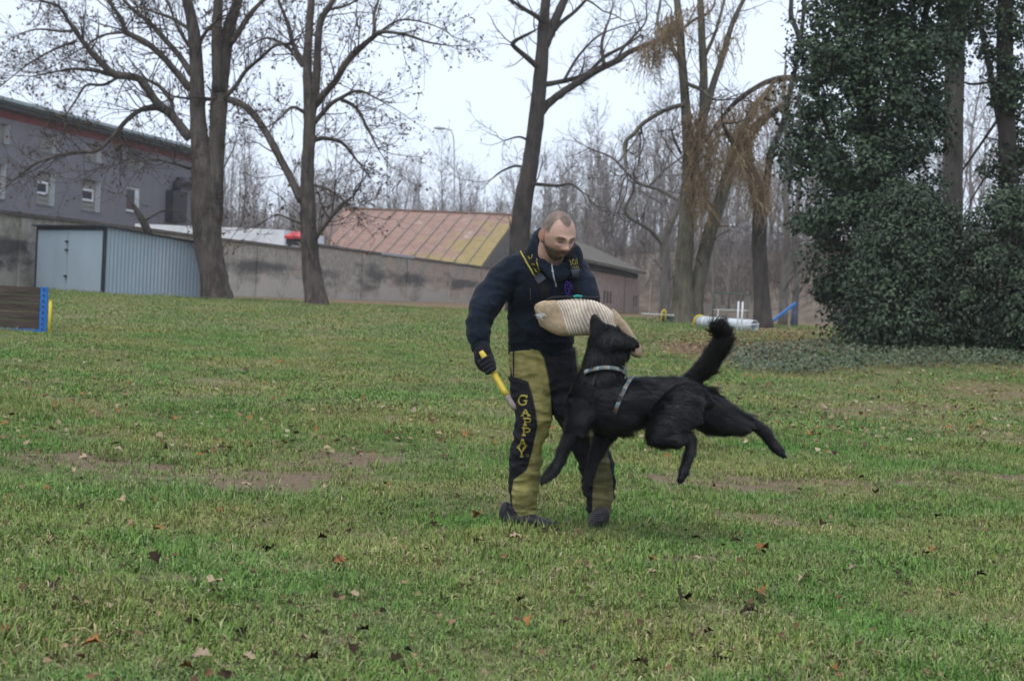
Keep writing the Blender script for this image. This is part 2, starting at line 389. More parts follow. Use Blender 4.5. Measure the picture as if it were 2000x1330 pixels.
def scatter_grass():
    pts, sc, idx, rot = [], [], [], []
    def field(d0, d1, dens, i0, n, s0, s1, keep):
        area = .52 * 2 * (d1 ** 2 - d0 ** 2) / 2 + 2 * (d1 - d0); N = int(area * dens)
        d = np.sqrt(NP.uniform(d0 ** 2, d1 ** 2, N)); x = NP.uniform(-1, 1, N) * (.52 * d + 1.0)
        m = mud_at(x, d); l = litter_at(x, d); pk = keep * (1 - .86 * np.clip(m * 1.5, 0, 1)) * (1 - .97 * np.clip(l * 1.25, 0, 1))
        pat = .5 + .5 * np.sin(1.3 * x + 2 * np.sin(.9 * d)) * np.sin(1.7 * d + 1.5 * np.sin(1.1 * x)); pk = pk * (.75 + .25 * pat)
        lu = .5 + .25 * np.sin(2.9 * x + 1.3 * np.sin(2.1 * d)) + .25 * np.sin(3.7 * d + 2.2 * np.sin(1.7 * x) + 1.1 * x); lu = np.clip(lu + NP.normal(0, .12, N), 0, 1)
        if i0 == 8: pk = pk * np.clip(lu * 2 - .55, .03, 1)
        ok = NP.uniform(size=N) < pk; x, d, lu = x[ok], d[ok], lu[ok]; n_ = len(x)
        pts.append(np.stack([x, d, H(x, d)], 1)); s = NP.uniform(s0, s1, n_) * (.74 + .48 * lu); sc.append(s)
        idx.append(i0 + NP.integers(0, n, n_)); rot.append(np.stack([NP.normal(0, .12, n_), NP.normal(0, .12, n_), NP.uniform(0, 6.28, n_)], 1))
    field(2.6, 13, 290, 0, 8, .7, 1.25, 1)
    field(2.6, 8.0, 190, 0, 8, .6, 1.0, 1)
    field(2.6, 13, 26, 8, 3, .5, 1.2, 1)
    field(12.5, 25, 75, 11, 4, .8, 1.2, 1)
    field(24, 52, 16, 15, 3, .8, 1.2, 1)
    return np.concatenate(pts), np.concatenate(sc), np.concatenate(idx), np.concatenate(rot)
gp_, gs_, gi_, gr_ = scatter_grass()
me = bpy.data.meshes.new('grass'); me.vertices.add(len(gp_)); me.vertices.foreach_set('co', gp_.astype(np.float32).ravel())
a = me.attributes.new('scl', 'FLOAT', 'POINT'); a.data.foreach_set('value', gs_.astype(np.float32))
a = me.attributes.new('idx', 'INT', 'POINT'); a.data.foreach_set('value', gi_.astype(np.int32))
a = me.attributes.new('rot', 'FLOAT_VECTOR', 'POINT'); a.data.foreach_set('vector', gr_.astype(np.float32).ravel())
me.materials.append(M['grass'])
go = link('grass', me); tag(go, 'short winter lawn grass, green mixed with straw yellow', 'grass', kind='stuff')
ng = bpy.data.node_groups.new('scatter', 'GeometryNodeTree')
ng.interface.new_socket('Geometry', in_out='INPUT', socket_type='NodeSocketGeometry'); ng.interface.new_socket('Geometry', in_out='OUTPUT', socket_type='NodeSocketGeometry')
gi = ng.nodes.new('NodeGroupInput'); gout = ng.nodes.new('NodeGroupOutput'); mp = ng.nodes.new('GeometryNodeMeshToPoints'); ip = ng.nodes.new('GeometryNodeInstanceOnPoints')
ci = ng.nodes.new('GeometryNodeCollectionInfo'); ci.inputs['Collection'].default_value = src; ci.inputs['Separate Children'].default_value = True; ci.inputs['Reset Children'].default_value = True
def named(n, ty):
    x = ng.nodes.new('GeometryNodeInputNamedAttribute'); x.data_type = ty; x.inputs['Name'].default_value = n; return x.outputs[0]
L = ng.links
L.new(gi.outputs[0], mp.inputs['Mesh']); L.new(mp.outputs[0], ip.inputs['Points']); L.new(ci.outputs[0], ip.inputs['Instance'])
ip.inputs['Pick Instance'].default_value = True; L.new(named('idx', 'INT'), ip.inputs['Instance Index'])
L.new(named('rot', 'FLOAT_VECTOR'), ip.inputs['Rotation']); L.new(named('scl', 'FLOAT'), ip.inputs['Scale']); L.new(ip.outputs[0], gout.inputs[0])
md = go.modifiers.new('scatter', 'NODES'); md.node_group = ng

# ------------------------------------------------------------------ leaf scatter helper
LEAF_T = {'kite': (np.array([[0, 0, 0], [.32, .42, .10], [0, .40, 0], [-.32, .42, .10], [0, 1, -.06]]), [[0, 1, 2], [0, 2, 3], [1, 4, 2], [2, 4, 3]]),
          'ivy': (np.array([[0, 0, 0], [.42, .12, .06], [.30, .48, .08], [0, 1, -.08], [-.30, .48, .08], [-.42, .12, .06], [0, .38, -.02]]), [[0, 1, 6], [1, 2, 6], [2, 3, 6], [3, 4, 6], [4, 5, 6], [5, 0, 6]]),
          'chip': (np.array([[-.3, 0, 0], [.3, 0, .05], [.2, 1, -.1], [-.3, .8, .1]]), [[0, 1, 2], [0, 2, 3]])}
def leaves(S, pos, nrm, size, rng, cols, kind='kite', jitter=.6, hang=.5):
    """leaf i lies across nrm[i]; size array; cols (n,3)"""
    n = len(pos); T, F = LEAF_T[kind]; F = np.array(F)
    nr = nrm + rng.normal(0, jitter, (n, 3)); nr /= np.linalg.norm(nr, axis=1)[:, None]
    up = rng.normal(0, 1, (n, 3)); up[:, 2] -= hang
    y = up - nr * (up * nr).sum(1)[:, None]; y /= np.maximum(np.linalg.norm(y, axis=1), 1e-6)[:, None]; x = np.cross(y, nr)
    V = pos[:, None] + size[:, None, None] * (T[None, :, 0, None] * x[:, None] + T[None, :, 1, None] * y[:, None] + T[None, :, 2, None] * nr[:, None])
    k = len(T); f = (F[None] + (np.arange(n) * k)[:, None, None]).reshape(-1, 3)
    S.add(V.reshape(-1, 3), None, f, np.repeat(cols, k, 0))

# ------------------------------------------------------------------ trees
def grow(S, LV, p, d, length, r, lvl, rng, wig=.16, trop=.05, dens=3.2, leafy=0.0, minr=.0055, sides=3, spread=(.5, 1.1), ratio=(.35, .62)):
    n = max(3, min(9, int(length / .22) + 2)); st = length / (n - 1); pts = [p]; d = unit(d)
    for i in range(n - 1):
        d = unit(d + rng.normal(0, wig, 3) + np.array([0, 0, trop])); p = p + d * st; pts.append(p)
    pts = np.array(pts); rad = np.linspace(r, max(r * .35, minr * .7), n)
    tube(S, pts, rad, sides if r < .02 else 5, cap=False)
    if leafy and lvl <= 1:
        for i in range(1, n):
            if rng.uniform() < leafy: LV.append(pts[i] + rng.normal(0, .03, 3))
    if lvl <= 0: return
    k = max(2, int(length * dens * rng.uniform(.8, 1.2)))
    for i in range(k):
        tpos = rng.uniform(.15, 1); j = min(int(tpos * (n - 1)), n - 2); f = tpos * (n - 1) - j
        q = pts[j] * (1 - f) + pts[j + 1] * f; dd = unit(pts[j + 1] - pts[j]); a = rng.uniform(*spread)
        side = unit(np.cross(dd, rng.normal(0, 1, 3))); nd = dd * math.cos(a) + side * math.sin(a)
        grow(S, LV, q, nd, length * rng.uniform(*ratio) * (1.1 - .5 * tpos), max(r * (1 - .6 * tpos) * .55, minr), lvl - 1, rng, wig, trop, dens * 1.25, leafy, minr, sides, spread, ratio)
def traced(spec, d0, jit, rng):
    """image polyline (x, y, radius px) to world points; the limb wanders in depth around d0"""
    a = np.array(spec, float); n = max(4, len(a) * 4); c = catmull(a[:, :3], n)
    dd = d0 + jit * np.linspace(0, 1, n)
    pts = np.array([P(c[i, 0], c[i, 1], dd[i]) for i in range(n)]); rad = np.maximum(c[:, 2], .5) * dd / FPX
    return pts, rad
def tree(name, label, cat, d, trunks, limbs, mat, seed, leafy=.0, dens=2.6, twl=(.9, 2.2), lvl=2, group=None, wig=.16, trop=.05, leaf=.055, trunk_dens=.5, tip=True, twmat='twig'):
    rng = np.random.default_rng(seed); x0, y0 = trunks[0][0][:2]
    base = gp(x0, d); root = empty(name, base); off = base
    tag(root, label, cat, group)
    T = Soup(); TW = Soup(); LV = []
    for i, sp in enumerate(trunks):
        pts, rad = traced(sp, d, (rng.uniform(-.6, .6) if i else 0), rng)
        if i == 0 or sp[0][1] > 560:
            fl = np.linspace(0, 1, 4)[:, None]; foot = pts[0].copy(); foot[2] = float(H(foot[0], foot[1])) - .25
            if foot[2] < pts[0][2]:
                pts = np.vstack([foot, pts]); rad = np.r_[rad[0] * 1.25, rad]
        tube(T, pts - off, rad, 12, wob=.035)
        allp = [(pts, rad, trunk_dens)]
        spawn(TW, LV, pts, rad, trunk_dens, twl, lvl, rng, wig, trop, leafy, off)
    link('trunk', T.mesh('trunk'), mat, root)
    for sp in limbs:
        pts, rad = traced(sp[1:] if isinstance(sp[0], (int, float)) else sp, d, (sp[0] if isinstance(sp[0], (int, float)) else rng.uniform(-2.2, 2.2)), rng)
        L_ = Soup(); tube(L_, pts - off, rad, 8, wob=.04); link('limb', L_.mesh('limb'), mat, root)
        spawn(TW, LV, pts, rad, dens, twl, lvl, rng, wig, trop, leafy, off)
        if tip:
            dr = unit(pts[-1] - pts[-3])
            for k in range(3): grow(TW, LV, pts[-1] - off, dr + rng.normal(0, .35, 3), rng.uniform(*twl), rad[-1] * .7, lvl, rng, wig, trop, 3, leafy)
    tag(link('twigs', TW.mesh('twigs'), M[twmat], root), kind='stuff')
    if LV:
        LS = Soup(); q = np.array(LV); n = len(q)
        leaves(LS, q, rng.normal(0, 1, (n, 3)), rng.uniform(.6, 1.4, n) * leaf, rng, np.ones((n, 3)), 'chip', .5, 1.2)
        tag(link('withered_leaves', LS.mesh('withered_leaves', False), M['dead_leaf'], root), kind='stuff')
    return root
def spawn(TW, LV, pts, rad, dens, twl, lvl, rng, wig, trop, leafy, off):
    seg = np.linalg.norm(np.diff(pts, axis=0), axis=1); tot = seg.sum(); k = int(tot * dens); cum = np.r_[0, np.cumsum(seg)]
    for i in range(k):
        s = rng.uniform(.12, 1) * tot; j = min(np.searchsorted(cum, s) - 1, len(seg) - 1); j = max(j, 0); f = (s - cum[j]) / seg[j]
        p = pts[j] * (1 - f) + pts[j + 1] * f; dd = unit(pts[j + 1] - pts[j]); a = rng.uniform(.6, 1.25)
        side = unit(np.cross(dd, rng.normal(0, 1, 3))); side[2] += .15
        r = min(rad[j] * .5, .035)
        grow(TW, LV, p - off, dd * math.cos(a) + unit(side) * math.sin(a), rng.uniform(*twl) * (1.05 - .4 * s / tot), max(r * rng.uniform(.35, .8), .0085), lvl, rng, wig, trop, 2.8, leafy)

# ------------------------------------------------------------------ buildings
VPD = unit(np.array([ray(1650, 617)[0], ray(1650, 617)[1], 0]))      # direction the street side runs
AX = math.atan2(VPD[1], VPD[0]); BX = AX - math.pi / 2
class Face:
    """local frame: x along, y away from the viewer, z up; uv() turns an image point into x, z on the front face"""
    def __init__(s, px, d, rz, z=None):
        s.o = gp(px, d); s.rz = rz; s.x = np.array([math.cos(rz), math.sin(rz), 0]); s.y = np.array([-math.sin(rz), math.cos(rz), 0])
        if z is not None: s.o[2] = z
    def uv(s, px, py, yoff=0.0):
        r = ray(px, py); o = s.o + s.y * yoff; k = ((o - CAMP) @ s.y) / (r @ s.y); p = CAMP + r * k
        return (p - s.o) @ s.x, p[2] - s.o[2]
    def root(s, name): return empty(name, s.o, s.rz)
M['plaster_grey'] = noisy('grey_render', (.140, .138, .152), (.185, .182, .198), .5, .9, .15, .01, c3=(.155, .152, .166))
M['red_band'] = noisy('red_paint', (.15, .030, .030), (.22, .046, .043), 1.2, .7, 0)
M['roof_green'] = noisy('green_sheet', (.24, .31, .30), (.34, .40, .39), .7, .5, .1)
M['dark_soffit'] = noisy('dark_board', (.03, .035, .035), (.06, .065, .065), 1, .8, 0)
M['white_paint'] = noisy('white_paint', (.62, .64, .66), (.78, .79, .80), 2, .5, 0)
M['reveal'] = noisy('light_reveal', (.56, .58, .58), (.70, .72, .72), 2, .7, 0)
M['pane'] = NT('dark_glass').set(.08, spec=.6).m; M['pane'].node_tree.nodes['Principled BSDF'].inputs['Base Color'].default_value = (.02, .022, .03, 1)
M['sill'] = noisy('sill_sheet', (.10, .10, .11), (.16, .16, .17), 2, .5, 0)
M['black_metal'] = noisy('black_metal', (.012, .013, .02), (.03, .032, .042), 3, .45, 0)
M['block'] = noisy('grey_block', (.22, .215, .19), (.33, .32, .285), 6, .85, .2)
# --- grey two-storey house
F = Face(90, 89, AX); hr = F.root('grey_house'); tag(hr, 'grey rendered house with red band under the eave behind the wall', 'house')
xl = F.uv(-800, 300)[0]; xr = F.uv(396, 350)[0]; ez = F.uv(90, 236)[1]
bt = ez - .42; DEP = 11.0
# window openings (image corners): upper row and lower row
up = [(-90, -57, 240, 271), (0, 19, 242, 284), (79, 112, 262, 302), (168, 199, 279, 320), (251, 280, 292, 336)]
lo = [(-12, 11, 320, 388), (73, 107, 334, 403), (161, 196, 349, 416)]
ops = []
for (x0, x1, y0, y1) in up + lo + [(247, 272, 364, 416)]:
    a, z1 = F.uv(x0, y0); a2, z0 = F.uv(x1, y1); a = F.uv(x0, (y0 + y1) / 2)[0]; a2 = F.uv(x1, (y0 + y1) / 2)[0]
    ops.append((a, a2, z0, z1))
for k, rows in ((0, ops[:5]), (1, ops[5:8])):      # level each row
    z0 = np.mean([o[2] for o in rows[1:]]); z1 = np.mean([o[3] for o in rows[1:]])
    for i in range(len(rows)):
        j = i if k == 0 else 5 + i; ops[j] = (ops[j][0], ops[j][1], z0, z1)
# wall with real openings: grid of blocks around them
xs = sorted({xl, xr} | {v for o in ops for v in o[:2]}); zs = sorted({0., bt} | {v for o in ops for v in o[2:]})
S = Soup()
for i in range(len(xs) - 1):
    for j in range(len(zs) - 1):
        cx, cz = (xs[i] + xs[i + 1]) / 2, (zs[j] + zs[j + 1]) / 2
        if any(o[0] < cx < o[1] and o[2] < cz < o[3] for o in ops): continue
        box(S, xs[i], xs[i + 1], 0, .5, zs[j], zs[j + 1])
box(S, xl, xl + .4, .5, DEP, 0, bt); box(S, xr - .4, xr, .5, DEP, 0, bt); box(S, xl, xr, DEP, DEP + .4, 0, bt)
link('wall', S.mesh('wall', False), M['plaster_grey'], hr)
boxm('red_band', (xl - .01, xr + .012, -.012, .4, bt, ez), M['red_band'], hr)
boxm('soffit', (xl - .5, xr + .5, -.75, DEP + .9, ez, ez + .22), M['dark_soffit'], hr)
S = Soup(); prism(S, [(-.85, ez + .22), (DEP + 1, ez + .22), (DEP + 1, ez + .55), (DEP / 2, ez + 1.2), (-.85, ez + .56)], xl - .6, xr + .6)
V = S.v[0]; S.v[0] = np.stack([V[:, 1], V[:, 0], V[:, 2]], 1)
rf = link('roof', S.mesh('roof', False), M['roof_green'], hr)
boxm('gutter', (xl - .6, xr + .6, -.98, -.852, ez + .24, ez + .36), M['dark_soffit'], rf)
for i, (a, b, z0, z1) in enumerate(ops):
    w = empty('window', (0, 0, 0)); w.parent = hr
    boxm('reveal', (b - .02, b - .002, .004, .48, z0 + .004, z1 - .004), M['reveal'], w)
    boxm('sill', (a - .06, b + .06, -.06, .1, z0 - .07, z0 - .003), M['sill'], w)
    if i < 8:
        nz = max(4, int((z1 - z0) / .24)); nx_ = max(2, int((b - a) / .42)); bw = (b - a - .03) / nx_; bh = (z1 - z0) / nz
        me_b = None
        for r_ in range(nz):
            for c_ in range(nx_):
                if me_b is None:
                    S = Soup(); box(S, .012, bw - .012, .33, .42, .012, bh - .012); me_b = S.mesh('block', False)
                o = link('block', me_b, M['block'], w, (a + c_ * bw, 0, z0 + r_ * bh))
        boxm('backing', (a, b - .025, .425, .46, z0, z1), M['dark_soffit'], w)
    if 5 <= i < 8:      # small white casement set into the blocks
        wd = b - a; x0, x1 = a + wd * .02, a + wd * .80; zc = z0 + (z1 - z0) * .52; hh = .36
        S = Soup()
        for bb in ((x0, x1, zc - hh, zc - hh + .12), (x0, x1, zc + hh - .12, zc + hh), (x0, x0 + .14, zc - hh + .12, zc + hh - .12), (x1 - .14, x1, zc - hh + .12, zc + hh - .12)):
            box(S, bb[0], bb[1], .22, .32, bb[2], bb[3])
        link('frame', S.mesh('frame', False), M['white_paint'], w); boxm('pane', (x0 + .14, x1 - .14, .27, .29, zc - hh + .12, zc + hh - .12), M['pane'], w)
    if i == 8:
        S = Soup(); wd = b - a
        for bb in ((a, b, z0, z0 + .13), (a, b, z1 - .13, z1), (a, a + .13, z0 + .13, z1 - .13), (b - .42, b - .02, z0 + .13, z1 - .13)):
            box(S, bb[0], bb[1], .1, .2, bb[2], bb[3])
        link('frame', S.mesh('frame', False), M['white_paint'], w); boxm('pane', (a + .13, b - .42, .14, .16, z0 + .13, z1 - .13), M['pane'], w)
# dark extractor duct and box on the facade
x0, z0 = F.uv(322, 432); x1, z1 = F.uv(352, 376); S = Soup(); box(S, x0, x1, -.55, .0, z0, z1); dk = link('duct_box', S.mesh('duct', False), M['black_metal'], hr)
for zz in np.linspace(z0 + .15, z1 - .15, 8): boxm('louvre', (x0 + .1, x1 - .1, -.58, -.553, zz, zz + .05), M['dark_soffit'], dk)
S = Soup(); xa, za = F.uv(338, 360); xb, zb = F.uv(385, 358)
tube(S, [[xa, -.3, z1 - .1], [xa, -.3, za], [xa + .3, -.3, za + .25], [xb, -.3, za + .28]], .28, 10); link('duct', S.mesh('duct', True), M['black_metal'], hr)

# --- pale flat building behind the wall, small red canopy beside it
F = Face(265, 84, BX); r_ = F.root('flat_building'); tag(r_, 'long low white flat-roofed building peeking over the wall', 'building')
x1, zt = F.uv(553, 451); zt = F.uv(400, 443)[1]
boxm('wall', (0, x1, 0, 6, -.3, zt - .9), M['plaster_grey'], r_); boxm('fascia', (-.15, x1 + .15, -.2, 6.2, zt - .9, zt), M['white_paint'], r_)
M['red_tarp'] = noisy('red_tarpaulin', (.45, .03, .035), (.55, .05, .05), 2, .5, .1)
F = Face(550, 76, BX); r_ = F.root('red_canopy'); tag(r_, 'small bright red canopy roof above the wall left of the barn', 'canopy')
x1, zt = F.uv(590, 453); zb = F.uv(560, 466)[1]
S = Soup(); prism(S, [(-.1, zb), (2.2, zb), (2.2, zb + .1), (1.0, zt + .03), (-.1, zb + .12)], 0, x1); V = S.v[0]; S.v[0] = np.stack([V[:, 1], V[:, 0], V[:, 2]], 1)
link('roof', S.mesh('roof', False), M['red_tarp'], r_)
boxm('beam', (.05, x1 - .05, .05, 2.1, zb - .3, zb - .004), M['dark_soffit'], r_)
for a in (.1, x1 - .25): boxm('post', (a, a + .14, .2, .34, -.4, zb - .3), M['dark_soffit'], r_)

# --- barn: big sheet roof, gable to the right
t = NT('rusty_sheet'); v = t.pos('Object'); n1 = t.math('MULTIPLY', t.noise(v, .5, 6, .65, .4), 1.25); n2 = t.noise(v, 1.6, 5, .6)
gz = t.n.new('ShaderNodeSeparateXYZ'); t.l.new(t.pos('Object'), gz.inputs[0])
rust = t.ramp(n2, [(.3, (.19, .102, .074)), (.5, (.25, .142, .105)), (.7, (.295, .18, .14))])
moss = t.ramp(n2, [(.3, (.20, .16, .035)), (.7, (.30, .235, .055))])
xf = t.math('MULTIPLY', t.math('ADD', gz.outputs[0], 9.0), .052)               # more lichen towards the right end
zf = t.math('MULTIPLY', gz.outputs[2], -.055)
mm = t.math('ADD', t.math('ADD', n1, xf), zf)
c = t.mix(t.ramp(mm, [(.58, (0, 0, 0)), (.74, (.8,) * 3)]), rust, moss)
c = t.mix(t.ramp(t.noise(v, .8, 3), [(.66, (0, 0, 0)), (.74, (.55,) * 3)]), c, (.42, .38, .37))
t.col(t.mix(.08, c, (.30, .26, .24))); t.set(.75, spec=.2); t.bump(n2, .2, .02); M['rusty_sheet'] = t.m
M['masonry'] = noisy('grey_masonry', (.13, .115, .10), (.25, .225, .20), 3, .95, .5, .03)
t = NT('barn_brick'); br = t.n.new('ShaderNodeTexBrick'); t.l.new(t.pos('Object', (1, 1, 1), (math.pi / 2, 0, 0)), br.inputs['Vector'])
br.inputs['Color1'].default_value = (.24, .165, .13, 1); br.inputs['Color2'].default_value = (.34, .27, .23, 1); br.inputs['Mortar'].default_value = (.36, .33, .29, 1)
br.inputs['Scale'].default_value = 1; br.inputs['Brick Width'].default_value = .3; br.inputs['Row Height'].default_value = .085; br.inputs['Mortar Size'].default_value = .012
t.col(br.outputs[0]); t.set(.95); M['brick'] = t.m
DB = 117.0
F = Face(945, DB, BX); x0_, ez_ = F.uv(945, 523); RUN = 12.6
rz_ = F.uv(1012, 421, RUN)[1]; LEN = -F.uv(680, 410, RUN)[0] + .3; xo = F.uv(1012, 421, RUN)[0]
br_ = F.root('barn'); tag(br_, 'barn with rust-pink sheet metal roof and yellow moss behind the wall', 'barn')
boxm('wall', (-LEN, xo, .25, .6, -.4, ez_ - .05), M['brick'], br_); boxm('wall', (-LEN, xo, RUN * 2 - .6, RUN * 2 - .25, -.4, ez_ - .05), M['brick'], br_)
for a in (-LEN, xo - .45):
    S = Soup(); prism(S, [(.6, -.4), (RUN * 2 - .6, -.4), (RUN * 2 - .6, ez_), (RUN, rz_ - .12), (.6, ez_)], a, a + .45); V = S.v[0]; S.v[0] = np.stack([V[:, 1], V[:, 0], V[:, 2]], 1)
    link('gable', S.mesh('gable', False), M['masonry'], br_)
npan = 13; pw = (LEN + xo) / npan
for i in range(npan):
    for sgn in (0, 1):
        xa = -LEN + i * pw; ya, yb = (0, RUN) if sgn == 0 else (RUN * 2, RUN); dz = RNG.uniform(0, .03)
        S = Soup(); y = np.linspace(ya, yb, 7); z = np.linspace(ez_, rz_, 7) + dz + np.array([RNG.uniform(-.015, .015) for _ in range(7)])
        V = [[xa + .03, y[k], z[k]] for k in range(7)] + [[xa + pw - .03, y[k], z[k]] for k in range(7)] + [[xa + .03, y[k], z[k] - .05] for k in range(7)] + [[xa + pw - .03, y[k], z[k] - .05] for k in range(7)]
        q = [[k, 7 + k, 8 + k, k + 1] for k in range(6)] + [[14 + k, 15 + k, 22 + k, 21 + k] for k in range(6)] + [[k, k + 1, 15 + k, 14 + k] for k in range(6)] + [[7 + k, 21 + k, 22 + k, 8 + k] for k in range(6)] + [[0, 14, 21, 7], [6, 13, 27, 20]]
        S.add(V, q); pan = link('roof_panel', S.mesh('roof_panel', False), M['rusty_sheet'], br_)
        if sgn == 0:
            S = Soup(); tube(S, [[xa, ya, ez_ + .05], [xa, yb, rz_ + .05]], .045, 6); link('seam', S.mesh('seam', False), M['masonry'], br_)
boxm('ridge_cap', (-LEN, xo, RUN - .2, RUN + .2, rz_ + .02, rz_ + .14), M['rusty_sheet'], br_)

# --- boundary wall: old plaster, stained, brick showing lower right, pilasters and coping
t = NT('old_plaster'); v = t.pos('Object'); n1 = t.noise(v, .35, 5, .65, .4); n2 = t.noise(v, 3, 6, .7); n3 = t.noise(t.pos('Object', (.16, 1, .9)), 1.0, 5)
pl = t.ramp(n2, [(.28, (.20, .178, .148)), (.5, (.36, .325, .275)), (.7, (.52, .475, .415))])
br = t.n.new('ShaderNodeTexBrick'); t.l.new(t.pos('Object', (1, 1, 1), (math.pi / 2, 0, 0)), br.inputs['Vector'])
br.inputs['Color1'].default_value = (.36, .215, .155, 1); br.inputs['Color2'].default_value = (.46, .34, .27, 1); br.inputs['Mortar'].default_value = (.52, .48, .42, 1)
br.inputs['Scale'].default_value = 1; br.inputs['Brick Width'].default_value = .3; br.inputs['Row Height'].default_value = .09; br.inputs['Mortar Size'].default_value = .014
gz = t.n.new('ShaderNodeSeparateXYZ'); t.l.new(t.pos('Object'), gz.inputs[0])
bf = t.math('ADD', t.math('ADD', n1, t.math('MULTIPLY', gz.outputs[0], .0075)), t.math('MULTIPLY', gz.outputs[2], -.05))
c = t.mix(t.ramp(bf, [(.60, (0, 0, 0)), (.66, (.85,) * 3)]), pl, br.outputs[0])
bz = t.math('MULTIPLY', t.math('ABSOLUTE', t.math('SUBTRACT', gz.outputs[2], 1.35)), -.30)
c = t.mix(t.ramp(t.math('ADD', n3, bz), [(.36, (0, 0, 0)), (.52, (.85,) * 3)]), c, (.085, .082, .084))
c = t.mix(t.ramp(t.noise(t.pos('Object', (2.5, 1, .15)), 1.2, 4), [(.58, (0, 0, 0)), (.78, (.4,) * 3)]), c, (.10, .092, .083))
pb = t.math('ADD', t.noise(t.pos('Object', (.4, 1, 1)), .9, 5, .65), t.math('MULTIPLY', gz.outputs[2], -.16))
c = t.mix(t.ramp(pb, [(.34, (0, 0, 0)), (.46, (.7,) * 3)]), c, (.54, .50, .445))
t.col(c); t.set(.95, spec=.1); t.bump(n2, .5, .03); M['old_plaster'] = t.m
M['coping'] = noisy('coping', (.085, .075, .068), (.16, .14, .125), 4, .9, .3)
M['zinc'] = noisy('zinc_flashing', (.30, .34, .38), (.40, .44, .48), 2, .4, 0)
F = Face(430, 64, AX); wr = F.root('boundary_wall'); tag(wr, 'long old plastered boundary wall with dark stains and exposed brick', 'wall')
xa = F.uv(-600, 500)[0]; xb = F.uv(1010, 600)[0]; wt = F.uv(430, 464)[1]
xs = F.uv(600, 480)[0]; ws = F.uv(800, 501)[1]
boxm('wall', (xa, xs, 0, .45, -.5, wt - .12), M['old_plaster'], wr); boxm('wall', (xs, xb, .0, .45, -.5, ws - .14), M['old_plaster'], wr)
def coping(x0, x1, z, mat=M['coping'], n=1.4):
    k = max(1, int((x1 - x0) / n)); wv = (x1 - x0) / k
    for i in range(k):
        dz = RNG.uniform(-.012, .012)
        boxm('coping_stone', (x0 + i * wv + .008, x0 + (i + 1) * wv - .008, -.09, .54, z - .12 + dz, z + dz), mat, wr)
coping(xa, xs, wt, n=1.6); xz0, xz1 = F.uv(742, 500)[0], F.uv(806, 500)[0]
coping(xs, xz0, ws, n=2.2); boxm('zinc_flashing', (xz0 + .05, xz1 - .05, -.12, .54, ws - .12, ws + .02), M['zinc'], wr); coping(xz1, xb, ws, n=2.4)
for px in (-150, 40, 330, 502, 707, 795, 875, 940):
    s = F.uv(px, 550)[0]; tp = (wt if s < xs else ws) - .18
    boxm('pilaster', (s - .2, s + .2, -.075, -.002, -.5, tp), M['old_plaster'], wr)

# --- low building with a dark roof on the right
F = Face(1126, 69, AX); lb = F.root('low_building'); tag(lb, 'low brick outbuilding with dark roof and barred slit windows', 'building')
x1 = F.uv(1322, 600)[0]; x1 = 19.5; ez2 = F.uv(1190, 523)[1]; RU = 2.7
M['dark_roof'] = noisy('dark_felt_roof', (.075, .065, .055), (.125, .11, .09), 1.5, .95, .3, .02)
M['pink_brick'] = noisy('faded_brick', (.25, .185, .16), (.40, .31, .27), 2.2, .95, .35, .02)
slits = []
for px, py in ((1187, 581), (1243, 588)):
    s, z = F.uv(px, py)
    for k in (-1, 0, 1): slits.append((s + k * 1.05 - .36, s + k * 1.05 + .36, z - .30, z + .30))
xs_ = sorted({-1.5, x1} | {v for o in slits for v in o[:2]}); zs_ = sorted({-.4, ez2} | {v for o in slits for v in o[2:]})
S = Soup()
for i in range(len(xs_) - 1):
    for j in range(len(zs_) - 1):
        cx, cz = (xs_[i] + xs_[i + 1]) / 2, (zs_[j] + zs_[j + 1]) / 2
        if any(o[0] < cx < o[1] and o[2] < cz < o[3] for o in slits): continue
        box(S, xs_[i], xs_[i + 1], 0, .4, zs_[j], zs_[j + 1])
box(S, x1 - .4, x1, .4, RU, -.4, ez2); box(S, -1.5, -1.1, .4, RU, -.4, ez2); box(S, -1.1, x1 - .4, RU - .3, RU, -.4, ez2 + 1.0)
link('wall', S.mesh('wall', False), M['pink_brick'], lb)
for o in slits:
    w = boxm('window', (o[0] + .002, o[1] - .002, .05, .09, o[2] + .002, o[3] - .002), M['pane'], lb)
for px in (1220, 1270, 1300):
    s = F.uv(px, 560)[0]; boxm('pilaster', (s - .13, s + .13, -.08, -.003, -.4, ez2 - .35), M['pink_brick'], lb)
boxm('eave_beam', (-1.5, x1, -.1, -.004, ez2 - .3, ez2 - .02), M['dark_soffit'], lb)
S = Soup(); prism(S, [(-.5, ez2 - .05), (RU + .2, ez2 + 1.35), (RU + .2, ez2 + 1.5), (-.5, ez2 + .1)], -1.7, x1 + .4); V = S.v[0]; S.v[0] = np.stack([V[:, 1], V[:, 0], V[:, 2]], 1)
rf = link('roof', S.mesh('roof', False), M['dark_roof'], lb)
S = Soup(); prism(S, [(.4, ez2 + .002), (RU - .31, ez2 + .002), (RU - .31, ez2 + 1.0), (.4, ez2 + .2)], x1 - .38, x1 - .02); V = S.v[0]; S.v[0] = np.stack([V[:, 1], V[:, 0], V[:, 2]], 1)
link('gable', S.mesh('gable', False), M['pink_brick'], lb)

